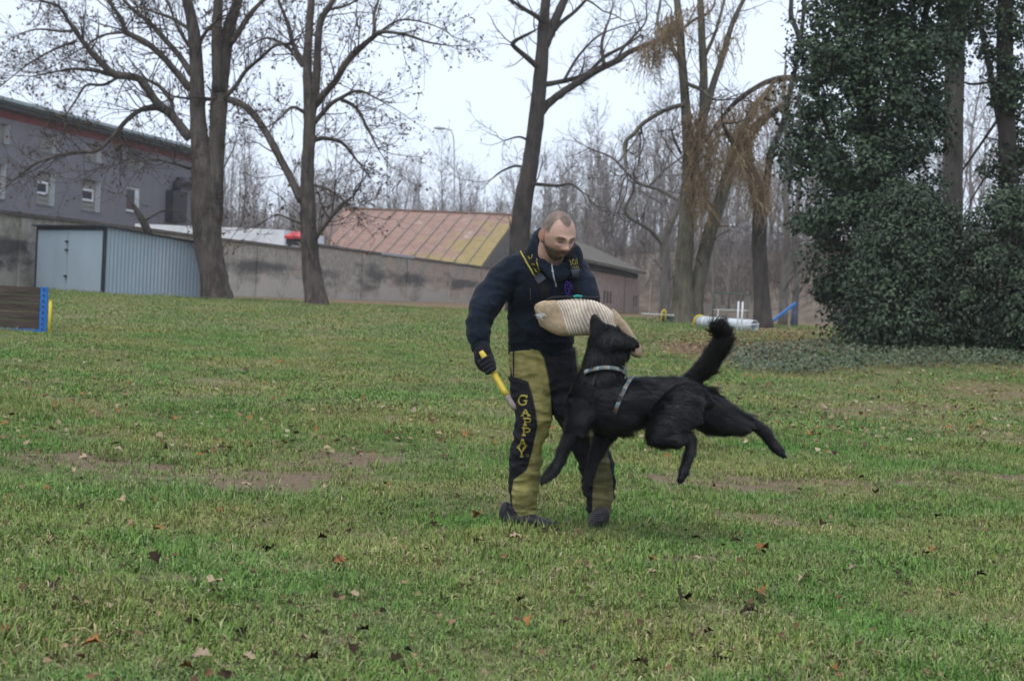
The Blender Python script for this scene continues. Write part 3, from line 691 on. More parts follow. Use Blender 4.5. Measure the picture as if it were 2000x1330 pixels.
# --- corrugated metal shed
M['corrugated'] = noisy('galvanised_sheet', (.29, .36, .42), (.36, .43, .49), .8, .45, 0, stretch=(1, 1, .4), spec=.4)
M['shed_frame'] = noisy('dark_steel', (.02, .025, .032), (.04, .045, .055), 3, .5, 0)
c0 = gp(199, 45.5); pL = gp(66, 48.1); pR = gp(403, 48.2)
dx = unit((pR - c0) * [1, 1, 0]); LX = np.linalg.norm((pR - c0)[:2]); rz = math.atan2(dx[1], dx[0]); yv = np.array([-dx[1], dx[0], 0]); LY = float((pL - c0) @ yv)
sr = empty('metal_shed', c0, rz); tag(sr, 'bluish corrugated metal shed with double doors against the wall', 'shed')
hF = 1.98; hB = 1.66
def corrug(x0, x1, zt0, zt1, amp=.016, pit=.13, axis='x', other=0.0, z0=.02):
    n = int((x1 - x0) / pit * 6); u = np.linspace(x0, x1, n); off = amp * np.tanh(2.2 * np.sin(2 * np.pi * u / pit)); zt = np.linspace(zt0, zt1, n)
    S = Soup()
    if axis == 'x': lo = np.stack([u, other - off, np.full(n, z0)], 1); hi = np.stack([u, other - off, zt], 1); bk = np.array([0, .012, 0])
    else: lo = np.stack([other - off, u, np.full(n, z0)], 1); hi = np.stack([other - off, u, zt], 1); bk = np.array([.012, 0, 0])
    i = np.arange(n - 1); q = np.stack([i, i + 1, n + i + 1, n + i], 1)
    S.add(np.vstack([lo, hi, lo + bk, hi + bk]), np.vstack([q, q[:, ::-1] + 2 * n])); return S.mesh('corrugated_sheet')
link('side_wall', corrug(.05, LX - .03, hF, hB), M['corrugated'], sr)
link('door_leaf', corrug(.06, LY * .53 - .02, hF - .1, hF - .1, .013, .13, 'y', -.02, .04), M['corrugated'], sr)
link('door_leaf', corrug(LY * .53 + .02, LY - .04, hF - .1, hF - .1, .013, .13, 'y', -.02, .04), M['corrugated'], sr)
link('back_wall', corrug(.0, LY, hB, hB, .016, .13, 'y', LX), M['corrugated'], sr); link('side_wall', corrug(.05, LX, hF, hB, .016, .13, 'x', LY), M['corrugated'], sr)
for (a, b, hh) in ((0, 0, hF), (0, LY, hF), (LX, 0, hB)): boxm('corner_post', (a - .045, a + .045, b - .045, b + .045, 0, hh), M['shed_frame'], sr)
boxm('door_gap', (.0, .03, LY * .53 - .02, LY * .53 + .02, .04, hF - .1), M['shed_frame'], sr)
for zz in (.45, 1.25, 1.5): boxm('latch', (-.09, -.035, LY * .53 - .06, LY * .53 + .06, zz, zz + .06), M['shed_frame'], sr)
S = Soup(); S.add([[-.15, -.12, hF + .01], [LX + .1, -.12, hB + .01], [LX + .1, LY + .15, hB + .01], [-.15, LY + .15, hF + .01], [-.15, -.12, hF + .05], [LX + .1, -.12, hB + .05], [LX + .1, LY + .15, hB + .05], [-.15, LY + .15, hF + .05]], BOXQ)
link('roof', S.mesh('roof', False), M['shed_frame'], sr)
boxm('lintel', (-.05, .04, .05, LY - .05, hF - .1, hF - .005), M['shed_frame'], sr)

# --- bank and wooded slope on the right, far hill
feet = [(1040, 150), (1140, 104), (1340, 98), (1425, 82), (1600, 74), (2150, 66), (2600, 60)]
rows = []
for px, d in feet:
    b = gp(px, d); back = unit(np.array([b[0] * .15, 1, 0]))
    rows.append([b + np.array([0, 0, -.05])] + [b + back * u + np.array([0, 0, zz]) for u, zz in ((2.5, .9), (6, 2.8), (10, 4.3), (16, 4.9), (60, 5.5), (200, 6))])
R_ = catmull(np.array(rows).reshape(len(rows), -1), 40).reshape(40, 7, 3)
S = Soup(); ii = np.arange(39)[:, None] * 7 + np.arange(6)[None]; S.add(R_.reshape(-1, 3), np.stack([ii, ii + 7, ii + 8, ii + 1], -1).reshape(-1, 4))
M['bank'] = noisy('leafy_bank', (.055, .042, .032), (.12, .092, .07), 1.6, .95, .6, .1, coord='World', c3=(.185, .145, .112))
tag(link('bank', S.mesh('bank'), M['bank']), kind='structure')
BANK = R_
S = Soup(); px_ = np.linspace(-1400, 3400, 60)
hh = 16 + 5 * np.sin(px_ / 320) + 3 * np.sin(px_ / 95 + 1)
bp = np.array([gp(p, 700) for p in px_])
S.add(np.vstack([bp - [0, 0, 4], bp + np.stack([0 * hh, 90 + 0 * hh, hh], 1), bp + np.stack([0 * hh, 300 + 0 * hh, hh * .9], 1)]), np.vstack([np.stack([np.arange(59) + 60 * k, np.arange(59) + 1 + 60 * k, np.arange(59) + 61 + 60 * k, np.arange(59) + 60 + 60 * k], 1) for k in (0, 1)]))
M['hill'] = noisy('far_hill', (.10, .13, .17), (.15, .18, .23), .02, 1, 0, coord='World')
tag(link('hill', S.mesh('hill'), M['hill']), kind='structure')

# ------------------------------------------------------------------ the big trees
tree('linden_tree', 'tall bare twin-stemmed tree at left beside the metal shed', 'tree', 47,
     [[(424, 588, 33), (417, 540, 27), (408, 480, 27), (401, 420, 27), (399, 360, 25), (392, 300, 19), (386, 220, 16), (384, 140, 14), (378, 60, 12), (365, 0, 10), (350, -80, 7), (340, -160, 4)],
      [(412, 480, 18), (417, 400, 20), (420, 330, 17), (425, 260, 16), (428, 190, 17), (436, 120, 15), (446, 60, 13), (462, 10, 10), (485, -70, 7), (500, -150, 4)],
      [(428, 180, 12), (424, 110, 11), (424, 40, 10), (430, -30, 8), (436, -110, 5)]],
     [[-2.5, (372, 272, 10), (333, 223, 9), (306, 200, 8.5), (277, 159, 8), (257, 150, 7.5), (223, 145, 7), (189, 115, 6), (159, 78, 5), (135, 44, 4), (115, 14, 3.2), (81, 2, 2.5)],
      [-1.5, (330, 222, 6), (304, 211, 5), (277, 215, 4.5), (250, 233, 4.5), (217, 270, 4), (190, 294, 4), (152, 298, 3.5), (108, 306, 3), (68, 321, 2.4), (27, 352, 1.6)],
      [1.5, (335, 222, 5), (335, 200, 4.5), (315, 172, 4), (287, 156, 3)],
      [-1, (223, 146, 4), (190, 140, 3), (145, 135, 2.6), (112, 140, 2), (60, 150, 1.2)],
      [-2, (230, 152, 3.2), (203, 166, 3), (169, 167, 2.6), (152, 190, 2.2), (128, 227, 1.6)],
      [-1.5, (372, 176, 8), (345, 142, 7), (318, 112, 6.5), (288, 85, 6), (247, 63, 5.5), (237, 37, 4.6), (216, 7, 4), (200, -40, 3)],
      [2, (374, 145, 7), (352, 112, 6), (325, 81, 5.5), (291, 44, 4.5), (257, 17, 3.6), (225, -20, 2.6)],
      [1, (370, 56, 5), (358, 50, 4), (338, 37, 3.4), (304, 25, 2.6), (270, 14, 1.8)],
      [-1, (440, 190, 5), (460, 169, 4.4), (480, 139, 4), (500, 122, 3.4), (534, 92, 3), (560, 86, 2)],
      [1, (450, 85, 7), (468, 61, 6), (487, 30, 5), (505, 10, 4), (540, -20, 2.5)],
      [-1, (392, 78, 4), (405, 60, 3.4), (424, 40, 3)],
      [1, (145, 60, 3), (120, 62, 2.4), (70, 58, 1.8), (20, 75, 1)],
      [-2, (372, 330, 3), (340, 320, 2.6), (300, 312, 2), (240, 320, 1.4), (190, 330, 1)],
      [-1, (150, 80, 3), (100, 100, 2), (50, 130, 1.4), (0, 170, 1)],
      [1, (247, 63, 3), (200, 70, 2.2), (160, 95, 1.6), (120, 120, 1)],
      [2, (385, 110, 4), (350, 60, 3), (330, 10, 2), (310, -40, 1.4)]],
     M['bark'], 3, leafy=.42, dens=6.4, twl=(.8, 2.5), trunk_dens=1.8, leaf=.072)
tree('linden_tree', 'bare forked tree in front of the stained wall left of the rusty roof', 'tree', 46,
     [[(618, 592, 24), (612, 550, 20), (606, 496, 17), (601, 406, 15), (600, 338, 13), (604, 271, 12), (605, 215, 12), (600, 135, 9), (603, 68, 8), (608, 0, 7), (612, -80, 5), (616, -160, 3)],
      [(607, 230, 9), (614, 194, 9), (619, 135, 8), (622, 68, 7), (629, 36, 6.5), (651, 0, 5), (675, -60, 4), (690, -120, 2.5)]],
     [[1.0, (590, 392, 9), (583, 379, 9), (565, 343, 8), (538, 293, 7.5), (516, 253, 7.2), (493, 221, 7), (470, 203, 7), (446, 194, 6.5)],
      [-2, (616, 205, 8), (632, 185, 7), (656, 158, 6.5), (674, 126, 6.5), (701, 97, 6), (728, 74, 5), (746, 63, 3.8), (791, 68, 2.8), (836, 83, 2), (880, 90, 1.2)],
      [1, (729, 74, 4), (731, 50, 3.4), (731, 27, 3), (741, -5, 2.4), (750, -40, 2)],
      [-1, (612, 242, 5.5), (642, 208, 4.5), (665, 192, 4), (701, 178, 2.8), (740, 195, 1.6)],
      [-2, (664, 193, 4), (696, 212, 3.4), (719, 253, 2.6), (737, 289, 1.8)],
      [1, (608, 278, 5), (622, 272, 4.5), (638, 271, 4), (669, 280, 3.2), (699, 316, 2)],
      [1, (601, 140, 5), (590, 118, 5), (574, 90, 4.4), (561, 45, 3.6), (547, 9, 2.8), (530, -30, 2)],
      [-1, (612, 475, 4.5), (633, 442, 4), (665, 402, 3), (690, 385, 2)],
      [-1.5, (598, 222, 4), (570, 210, 3), (543, 235, 2.2), (520, 250, 1.4)],
      [1, (590, 130, 3.4), (560, 92, 2.6), (520, 75, 2), (480, 95, 1.2)],
      [-1, (735, 68, 2.6), (780, 40, 2), (830, 45, 1.4), (870, 60, 1)],
      [2, (640, 20, 3), (680, 10, 2.4), (710, -10, 2)],
      [0, (598, 440, 3), (570, 430, 2), (540, 420, 1.4), (505, 440, 1)],
      [0, (604, 360, 3), (640, 370, 2), (680, 400, 1.4)]],
     M['bark'], 5, leafy=.5, dens=6.2, twl=(.7, 2.2), trunk_dens=2.2, leaf=.072)
tree('oak_tree', 'tall dark straight-trunked oak behind the man', 'tree', 50,
     [[(1008, 602, 22), (1013, 540, 20), (1015, 480, 19.5), (1020, 409, 18.5), (1033, 337, 17), (1043, 269, 15.5), (1050, 202, 14.5), (1058, 120, 13), (1062, 48, 11), (1066, 0, 9), (1072, -80, 7), (1078, -170, 4)],
      [(1064, 90, 10), (1079, 53, 9.5), (1098, 10, 8), (1120, -40, 6), (1140, -110, 4)]],
     [[1.5, (1056, 222, 9), (1066, 208, 8.5), (1089, 188, 7.6), (1122, 166, 7), (1171, 135, 6.5), (1204, 120, 6), (1228, 103, 5.5), (1267, 87, 4.6), (1300, 72, 3.4)],
      [2.5, (1060, 166, 6), (1080, 163, 5), (1113, 156, 4.6), (1147, 144, 4), (1180, 112, 3.6), (1219, 91, 3), (1250, 70, 2)],
      [-1.5, (1052, 132, 6.5), (1043, 125, 6), (1021, 106, 5), (1002, 89, 4.5), (1007, 80, 4), (1030, 68, 3), (1045, 60, 2)],
      [-1, (1058, 44, 5), (1050, 34, 5), (1017, 14, 4), (990, -5, 3)],
      [1, (1082, 60, 5), (1098, 43, 4.5), (1122, 24, 3.6), (1145, 0, 3)],
      [-2, (1030, 358, 4), (1060, 361, 3.4), (1089, 363, 3), (1115, 360, 2.4), (1137, 375, 1.6)],
      [1, (1028, 327, 3), (1005, 325, 2.4), (980, 335, 2), (959, 351, 1.2)],
      [2, (1180, 128, 4), (1175, 91, 3.4), (1182, 60, 2.8), (1190, 38, 2)],
      [1, (1200, 121, 3), (1225, 85, 2.4), (1260, 45, 1.8), (1262, 10, 1.4)],
      [0, (1100, 160, 3), (1130, 110, 2.4), (1170, 70, 1.8), (1220, 50, 1.2)],
      [0, (1040, 280, 3), (1015, 268, 2), (985, 275, 1.2)]],
     M['bark_oak'], 9, leafy=.03, dens=3.6, twl=(.7, 2.0), trunk_dens=1.0, wig=.26)
tree('beech_tree', 'large greenish-grey twin-trunked tree beside the white pipe', 'tree', 46,
     [[(1336, 630, 31), (1335, 590, 23), (1335, 529, 18), (1340, 450, 16.5), (1344, 385, 15), (1346, 313, 13), (1340, 217, 10), (1332, 120, 8.5), (1327, 48, 7.5), (1318, -40, 6), (1310, -140, 4)],
      [(1348, 345, 10), (1356, 300, 9.5), (1373, 231, 9), (1374, 144, 8), (1370, 48, 7), (1366, -60, 5), (1364, -150, 3)],
      [(1358, 632, 17), (1360, 590, 14), (1366, 545, 14), (1382, 471, 13.5), (1402, 409, 12.5), (1421, 346, 12), (1436, 289, 10.5), (1452, 250, 8), (1478, 205, 6), (1510, 165, 4)]],
     [[-2, (1336, 208, 5), (1326, 207, 4.6), (1296, 217, 4.4), (1257, 241, 4.2), (1238, 262, 4), (1221, 279, 3.8), (1221, 313, 3), (1224, 340, 2)],
      [1, (1376, 225, 7), (1392, 168, 6.5), (1411, 111, 6), (1430, 48, 5), (1455, -5, 4), (1480, -60, 3)],
      [1.5, (1338, 140, 5), (1310, 90, 4), (1285, 50, 3), (1290, 0, 2.4)],
      [-1, (1344, 165, 4), (1368, 175, 4), (1385, 190, 3)],
      [1, (1372, 120, 4), (1395, 70, 3.4), (1410, 20, 2.6), (1420, -30, 2)],
      [-1, (1330, 300, 3), (1318, 275, 2.4), (1312, 255, 1.6)],
      [2, (1440, 275, 5), (1425, 262, 4), (1400, 268, 3), (1380, 300, 2)],
      [0, (1330, 60, 3.4), (1355, 40, 2.6), (1390, 20, 2), (1400, -20, 1.6)]],
     M['bark_green'], 13, leafy=.02, dens=2.8, twl=(.7, 2.1), trunk_dens=1.2)
tree('young_tree', 'slim crooked bare tree left of the twin-trunked tree', 'tree', 51,
     [[(1298, 624, 12), (1299, 580, 10), (1301, 529, 9), (1299, 471, 8.5), (1308, 440, 7), (1320, 415, 6), (1333, 375, 5), (1340, 320, 3.4)]],
     [[-1, (1298, 480, 5), (1285, 466, 4), (1267, 447, 3.8), (1233, 428, 3.4), (1221, 409, 3), (1230, 388, 2.6), (1238, 372, 2), (1240, 350, 1.4)],
      [1, (1325, 392, 4), (1310, 382, 4), (1286, 370, 3.6), (1248, 358, 3), (1219, 332, 2.6), (1195, 308, 2), (1150, 290, 1.3)],
      [1, (1310, 432, 3), (1296, 400, 2.4), (1298, 380, 2), (1290, 350, 1.4)],
      [0, (1270, 362, 2.4), (1300, 330, 2), (1330, 310, 1.4)],
      [0, (1205, 320, 2), (1230, 290, 1.6), (1250, 260, 1)]],
     M['bark_far'], 17, dens=3.2, twl=(.6, 1.6), trunk_dens=1.2)
tree('vine_tree', 'dark trunk draped with dry brown vines left of the ivy tree', 'tree', 44,
     [[(1490, 628, 19), (1488, 585, 16), (1485, 540, 15), (1483, 481, 15), (1483, 409, 14), (1474, 361, 13), (1460, 310, 11), (1464, 270, 9), (1490, 235, 8), (1530, 205, 6)],
      [(1484, 400, 9), (1498, 350, 8), (1505, 300, 7), (1530, 240, 6), (1545, 170, 5), (1562, 90, 4), (1570, 0, 4), (1560, -90, 3)]],
     [[1.5, (1600, 160, 7), (1560, 154, 6.5), (1522, 154, 6), (1483, 168, 5.5), (1435, 202, 5), (1392, 255, 3.6), (1370, 290, 2)],
      [-1, (1466, 300, 6), (1440, 289, 5), (1425, 270, 4), (1410, 240, 3)],
      [0, (1565, 95, 5), (1556, 60, 5), (1545, 30, 5), (1547, -20, 4)],
      [1, (1525, 250, 3), (1500, 215, 2.6), (1470, 200, 2)]],
     M['bark_oak'], 19, dens=1.6, twl=(.6, 1.5), trunk_dens=.8)
for k, sp in enumerate(([(1530, 612, 9), (1533, 540, 8), (1538, 460, 7), (1535, 380, 6), (1540, 300, 5), (1530, 220, 4), (1535, 120, 2)], [(1552, 610, 7), (1556, 540, 6.5), (1552, 480, 6), (1558, 400, 5), (1565, 300, 4), (1560, 180, 3)])):
    tree('young_tree', ['slender grey trunk just left of the blue ramp', 'thin second trunk beside the ivy tree edge'][k], 'tree', 52 + k, [sp], [], M['bark_far'], 23 + k, dens=2, twl=(.6, 1.5), trunk_dens=1.5)
tree('leaning_trunk', 'broken leaning tree stump with one thin branch behind the shed', 'tree', 49.6,
     [[(296, 470, 8), (288, 450, 8), (275, 425, 7), (262, 404, 4.5), (255, 392, 3)]],
     [[0, (285, 430, 2), (320, 412, 1.6), (352, 416, 1.3), (375, 440, 1)]], M['bark'], 29, dens=1.0, twl=(.3, .8), trunk_dens=.2, lvl=1)

# dry vines hanging from the limbs
def vine(name, label, d, spots, seed, ln=(.4, 1.6), per=44):
    rng = np.random.default_rng(seed); root = None; S = Soup(); LV = []
    o = P(spots[0][0], spots[0][1], d)
    for (x0, y0, x1, y1, w) in spots:
        for i in range(int(per * w)):
            u = rng.uniform(); x = x0 + (x1 - x0) * u + rng.normal(0, 9); y = y0 + (y1 - y0) * u + rng.normal(0, 7); p = P(x, y, d + rng.normal(0, .35)) - o
            L = rng.uniform(*ln); n = 6; dr = np.array([rng.normal(0, .3), rng.normal(0, .3), -1 + .5 * rng.uniform()]); pts = [p]
            for k in range(n - 1):
                dr = unit(dr + rng.normal(0, .22, 3) + np.array([0, 0, -.12])); p = p + dr * L / n; pts.append(p)
                for _ in range(2):
                    if rng.uniform() < .42: LV.append(p + rng.normal(0, .035, 3))
            tube(S, pts, np.linspace(.011, .005, n), 3, cap=False)
    q = np.array(LV); n = len(q); leaves(S, q, rng.normal(0, 1, (n, 3)), rng.uniform(.035, .085, n), rng, np.ones((n, 3)), 'kite', .6, 1.8)
    return tag(link(name, S.mesh(name, False), M['vine'], None, o), label, 'vine')
vine('hanging_vine', 'golden-brown dry vine hanging from the oak limb tip near the top', 45.2, [(1262, 88, 1320, 30, 3.2), (1300, 70, 1310, 30, 2), (1255, 90, 1290, 105, 1.4), (1330, 20, 1400, 0, 1.0)], 31)
vine('hanging_vine', 'brown dry vine tangled round the forks of the twin-trunked tree', 45.4, [(1350, 200, 1400, 330, 3), (1365, 300, 1375, 400, 3), (1420, 180, 1350, 250, 1.6), (1340, 230, 1365, 420, 2.2), (1400, 100, 1440, 40, 1.0), (1390, 250, 1400, 300, 1.2)], 32)
vine('hanging_vine', 'orange-brown dry vine along the branch reaching to the ivy tree', 43.4, [(1400, 240, 1540, 150, 4.2), (1440, 280, 1500, 180, 3.2), (1450, 280, 1490, 380, 4), (1430, 290, 1470, 330, 2), (1500, 300, 1490, 400, 1.2)], 33)

# ------------------------------------------------------------------ bare wood behind the buildings: single trees, six shapes
def wood_mesh(seed, h, n_up, lvl=2, leafy=.05):
    rng = np.random.default_rng(seed); S = Soup(); LV = []; p = np.array([0, 0, -.3]); pts = [p]; d = np.array([0, 0, 1.])
    for i in range(9):
        d = unit(d + rng.normal(0, .07, 3) + np.array([0, 0, .15])); p = p + d * h / 9; pts.append(p)
    pts = np.array(pts); rad = np.linspace(h * .0085, .012, 10); tube(S, pts, rad, 6)
    for i in range(n_up):
        u = rng.uniform(.18, .98); j = min(int(u * 9), 8); f = u * 9 - j; q = pts[j] * (1 - f) + pts[j + 1] * f; az = rng.uniform(0, 6.28); a = rng.uniform(.3, .85)
        grow(S, LV, q, np.array([math.cos(az) * math.sin(a), math.sin(az) * math.sin(a), math.cos(a)]), h * rng.uniform(.16, .34) * (1.15 - .6 * u), rng.uniform(.018, .045) * (1.2 - .7 * u), lvl, rng, .12, .08, 1.5, leafy, .011)
    if LV:
        q = np.array(LV); n = len(q); leaves(S, q, rng.normal(0, 1, (n, 3)), rng.uniform(.08, .16, n), rng, np.ones((n, 3)), 'chip')
    return S.mesh('bare_tree', True)
WM = [wood_mesh(100 + i, [12, 13.5, 11, 14.5, 10, 12.5, 9][i], [32, 36, 30, 36, 32, 34, 44][i], 2, [.03, .12, .03, .1, .05, .16, .2][i]) for i in range(7)]
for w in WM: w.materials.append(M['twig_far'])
def bank_z(x, y):
    q = BANK.reshape(-1, 3); k = np.argmin((q[:, 0] - x) ** 2 + (q[:, 1] - y) ** 2); return q[k, 2] if (q[k, 0] - x) ** 2 + (q[k, 1] - y) ** 2 < 150 else float(H(x, y))
def wood(px0, px1, d0, d1, n, label, group, s0=.8, s1=1.1, pick=range(7), zfun=None, seed=0):
    rng = np.random.default_rng(seed); pick = list(pick)
    for i in range(n):
        px = px0 + (px1 - px0) * (i + rng.uniform(-.1, 1.1)) / n; d = rng.uniform(d0, d1); g = gp(px, d); z = g[2] if zfun is None else zfun(g[0], g[1]) - .2
        o = link('bare_tree', WM[pick[rng.integers(len(pick))]], None, None, (g[0], g[1], z)); s = rng.uniform(s0, s1); o.scale = (s, s, s); o.rotation_euler = (0, 0, rng.uniform(0, 6.28))
        tag(o, label, 'tree', group)
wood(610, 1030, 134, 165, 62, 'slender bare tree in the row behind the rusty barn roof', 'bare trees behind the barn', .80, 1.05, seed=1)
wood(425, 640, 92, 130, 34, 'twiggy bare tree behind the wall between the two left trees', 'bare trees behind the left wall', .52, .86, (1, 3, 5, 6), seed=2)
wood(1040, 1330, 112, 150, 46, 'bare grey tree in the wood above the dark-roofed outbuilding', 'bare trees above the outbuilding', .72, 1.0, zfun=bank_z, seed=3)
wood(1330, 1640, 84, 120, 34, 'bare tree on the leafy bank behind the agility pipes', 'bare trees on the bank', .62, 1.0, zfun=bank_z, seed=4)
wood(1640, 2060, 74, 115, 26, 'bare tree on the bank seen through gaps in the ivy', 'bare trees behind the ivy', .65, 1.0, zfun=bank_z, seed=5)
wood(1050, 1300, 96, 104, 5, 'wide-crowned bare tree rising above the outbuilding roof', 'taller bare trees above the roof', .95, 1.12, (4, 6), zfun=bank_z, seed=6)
# brush on the bank and far trunks that read as one mass
rng = np.random.default_rng(55); S = Soup()
for i in range(3600):
    u = rng.uniform(); j = min(int(u * 38), 38); r_ = rng.integers(1, 5); f = rng.uniform(); p = BANK[j, r_] * (1 - f) + BANK[j, r_ + 1] * f if r_ < 4 else BANK[j, 4] * (1 - f * .3) + BANK[j, 5] * f * .3
    p = p + np.array([rng.normal(0, 1.5), 0, -.1]); h = rng.uniform(.6, 2.6); d = unit(np.array([rng.normal(0, .3), rng.normal(0, .3), 1]))
    q = p + d * h * .5; q2 = q + unit(d + rng.normal(0, .25, 3)) * h * .5
    tube(S, [p, q, q2], [.020, .014, .006], 3, cap=False)
    for _ in range(3):
        q3 = p + d * h * rng.uniform(.2, .6); tube(S, [q3, q3 + unit(d + rng.normal(0, .6, 3)) * h * rng.uniform(.2, .45)], [.010, .005], 3, cap=False)
tag(link('brush', S.mesh('brush'), noisy('brush_stem', (.085, .066, .054), (.17, .137, .112), 1.5, .95, 0, coord='World')), 'brown leafless brush covering the bank', 'brush', kind='stuff')
S = Soup()
for i in range(1500):
    px = rng.uniform(380, 2050); d = rng.uniform(150, 200); g = gp(px, d); h = rng.uniform(6, 11) * (1 if px > 620 else .8)
    dr = unit(np.array([rng.normal(0, .06), 0, 1])); p1 = g + dr * h * .6; p2 = p1 + unit(dr + np.array([rng.normal(0, .12), 0, 0])) * h * .4
    tube(S, [g, p1, p2], [.065, .045, .02], 4, cap=False)
    for _ in range(14):
        q = g + dr * h * rng.uniform(.25, .95); tube(S, [q, q + unit(np.array([rng.normal(0, .7), rng.normal(0, .4), 1])) * rng.uniform(.8, 2.4)], [.030, .012], 3, cap=False)
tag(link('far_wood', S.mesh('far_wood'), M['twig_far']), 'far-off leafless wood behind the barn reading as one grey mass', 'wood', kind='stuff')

# ------------------------------------------------------------------ ivy tree, hollies, ground ivy
IVYC = np.array([(.024, .042, .021), (.031, .053, .026), (.042, .066, .032), (.019, .033, .019), (.058, .080, .042), (.038, .054, .024)])
def foliage(S, prof, d0, flat, ncl, per, rcl, lsz, seed, kind='ivy', pal=IVYC, shell=.35):
    """prof: list of (y, left x, right x); fills the round volume with leafy clumps"""
    rng = np.random.default_rng(seed); a = np.array(prof, float); wts = (a[:-1, 2] - a[:-1, 1] + a[1:, 2] - a[1:, 1]) * np.diff(a[:, 0]); cw = np.cumsum(wts) / wts.sum()
    for i in range(ncl):
        k = np.searchsorted(cw, rng.uniform()); f = rng.uniform(); y, l, r = a[k] * (1 - f) + a[k + 1] * f; rc = rng.uniform(*rcl); rp = rc * FPX / d0
        hw = max((r - l) / 2 - rp * rng.uniform(.1, 1.0), 4); u = rng.uniform(-1, 1); th = math.sqrt(max(0, 1 - u * u)); v = (-1 if rng.uniform() < .72 else 1) * th * rng.uniform(shell, 1)
        c = P((l + r) / 2 + u * hw, y, d0) + np.array([0, v * hw * d0 / FPX * flat, 0])
        dirs = rng.normal(0, 1, (per, 3)); dirs /= np.linalg.norm(dirs, axis=1)[:, None]; rad = rc * rng.uniform(.45, 1.08, per) ** .6
        pos = c + dirs * rad[:, None] * np.array([1, 1, .8]); nr = dirs + np.array([0, -.25, .55])
        g = pal[rng.integers(len(pal), size=per)] * rng.uniform(.7, 1.3, (per, 1)) * rng.uniform(.65, 1.45) * np.array([1.0, 1.04, 1.1])
        leaves(S, pos, nr, rng.uniform(.7, 1.3, per) * lsz, rng, g, kind, .55, .9)
base = gp(1700, 27.5); root = empty('ivy_tree', base); tag(root, 'big tree wholly smothered in dark green ivy at right', 'tree')
S = Soup()
for sp in ([(1712, 690, 26), (1705, 560, 22), (1700, 400, 20), (1690, 250, 18), (1700, 100, 16), (1705, -60, 13), (1700, -260, 8)], [(1700, 420, 9), (1640, 300, 8), (1600, 200, 6), (1585, 100, 5)], [(1700, 300, 9), (1760, 180, 8), (1800, 60, 7), (1830, -80, 5)]):
    p, r = traced(sp, 27.5, 0, None); tube(S, p - base, r, 9, wob=.03)
link('trunk', S.mesh('trunk'), M['bark_oak'], root)
S = Soup(); foliage(S, [(-330, 1640, 1800), (-150, 1590, 1880), (0, 1572, 1895), (60, 1560, 1890), (130, 1545, 1868), (200, 1532, 1848), (300, 1512, 1840), (370, 1530, 1850), (440, 1552, 1850), (520, 1572, 1840), (600, 1592, 1820), (655, 1620, 1800)], 27.5, .95, 360, 210, (.20, .60), .072, 61)
S.v = [v - base for v in S.v]
tag(link('crown', S.mesh('crown', False), M['ivy'], root), kind='stuff')
for nm, lab, sp, d, pr, sd, cn in (
    ('ivy_clad_tree', 'bare grey trunk with ivy collar right of the ivy tree', [(1868, 690, 24), (1862, 560, 21), (1860, 400, 20), (1862, 250, 19), (1865, 120, 19), (1868, 0, 17), (1872, -150, 14), (1880, -300, 9)], 30, [(-250, 1790, 1960), (-80, 1800, 1950), (20, 1810, 1945), (70, 1830, 1910), (125, 1848, 1885)], 62, 120),
    ('ivy_clad_tree', 'tall ivy-clad trunk at the right edge of the picture', [(1985, 690, 22), (1975, 500, 20), (1968, 300, 18), (1962, 100, 16), (1965, -80, 13), (1970, -260, 8)], 29, [(-300, 1900, 2060), (-100, 1910, 2050), (60, 1915, 2030), (200, 1925, 2020), (300, 1930, 2040), (420, 1920, 2060)], 63, 130)):
    base = gp(sp[0][0], d); root = empty(nm, base); tag(root, lab, 'tree', None); S = Soup(); p, r = traced(sp, d, 0, None); tube(S, p - base, r, 12, wob=.03); link('trunk', S.mesh('trunk'), M['bark_far' if sd == 62 else 'bark_oak'], root)
    S = Soup(); foliage(S, pr, d, .9, cn, 90, (.20, .44), .074, sd); S.v = [v - base for v in S.v]; tag(link('crown', S.mesh('crown', False), M['ivy'], root), kind='stuff')
tree('young_tree', 'thin leaning dark trunk between the two ivy-clad trunks', 'tree', 31, [[(2010, 690, 8), (2000, 520, 8), (1990, 400, 9), (1965, 290, 8), (1945, 200, 7), (1930, 120, 6), (1915, 40, 5), (1905, -60, 4)]],
     [[0, (1950, 232, 3), (1910, 290, 2.6), (1870, 345, 2), (1845, 365, 1.4)], [0, (1940, 160, 3), (1900, 165, 2.4), (1880, 160, 2)], [0, (1975, 300, 3), (1930, 340, 2.4), (1900, 385, 1.6)], [0, (1935, 130, 3), (1960, 60, 2.4), (1980, -20, 2)]], M['bark_oak'], 64, dens=2.4, twl=(.3, .9), trunk_dens=1.2)
HOL = np.array([(.029, .046, .024), (.037, .056, .028), (.049, .068, .034), (.022, .035, .020), (.064, .079, .044)])
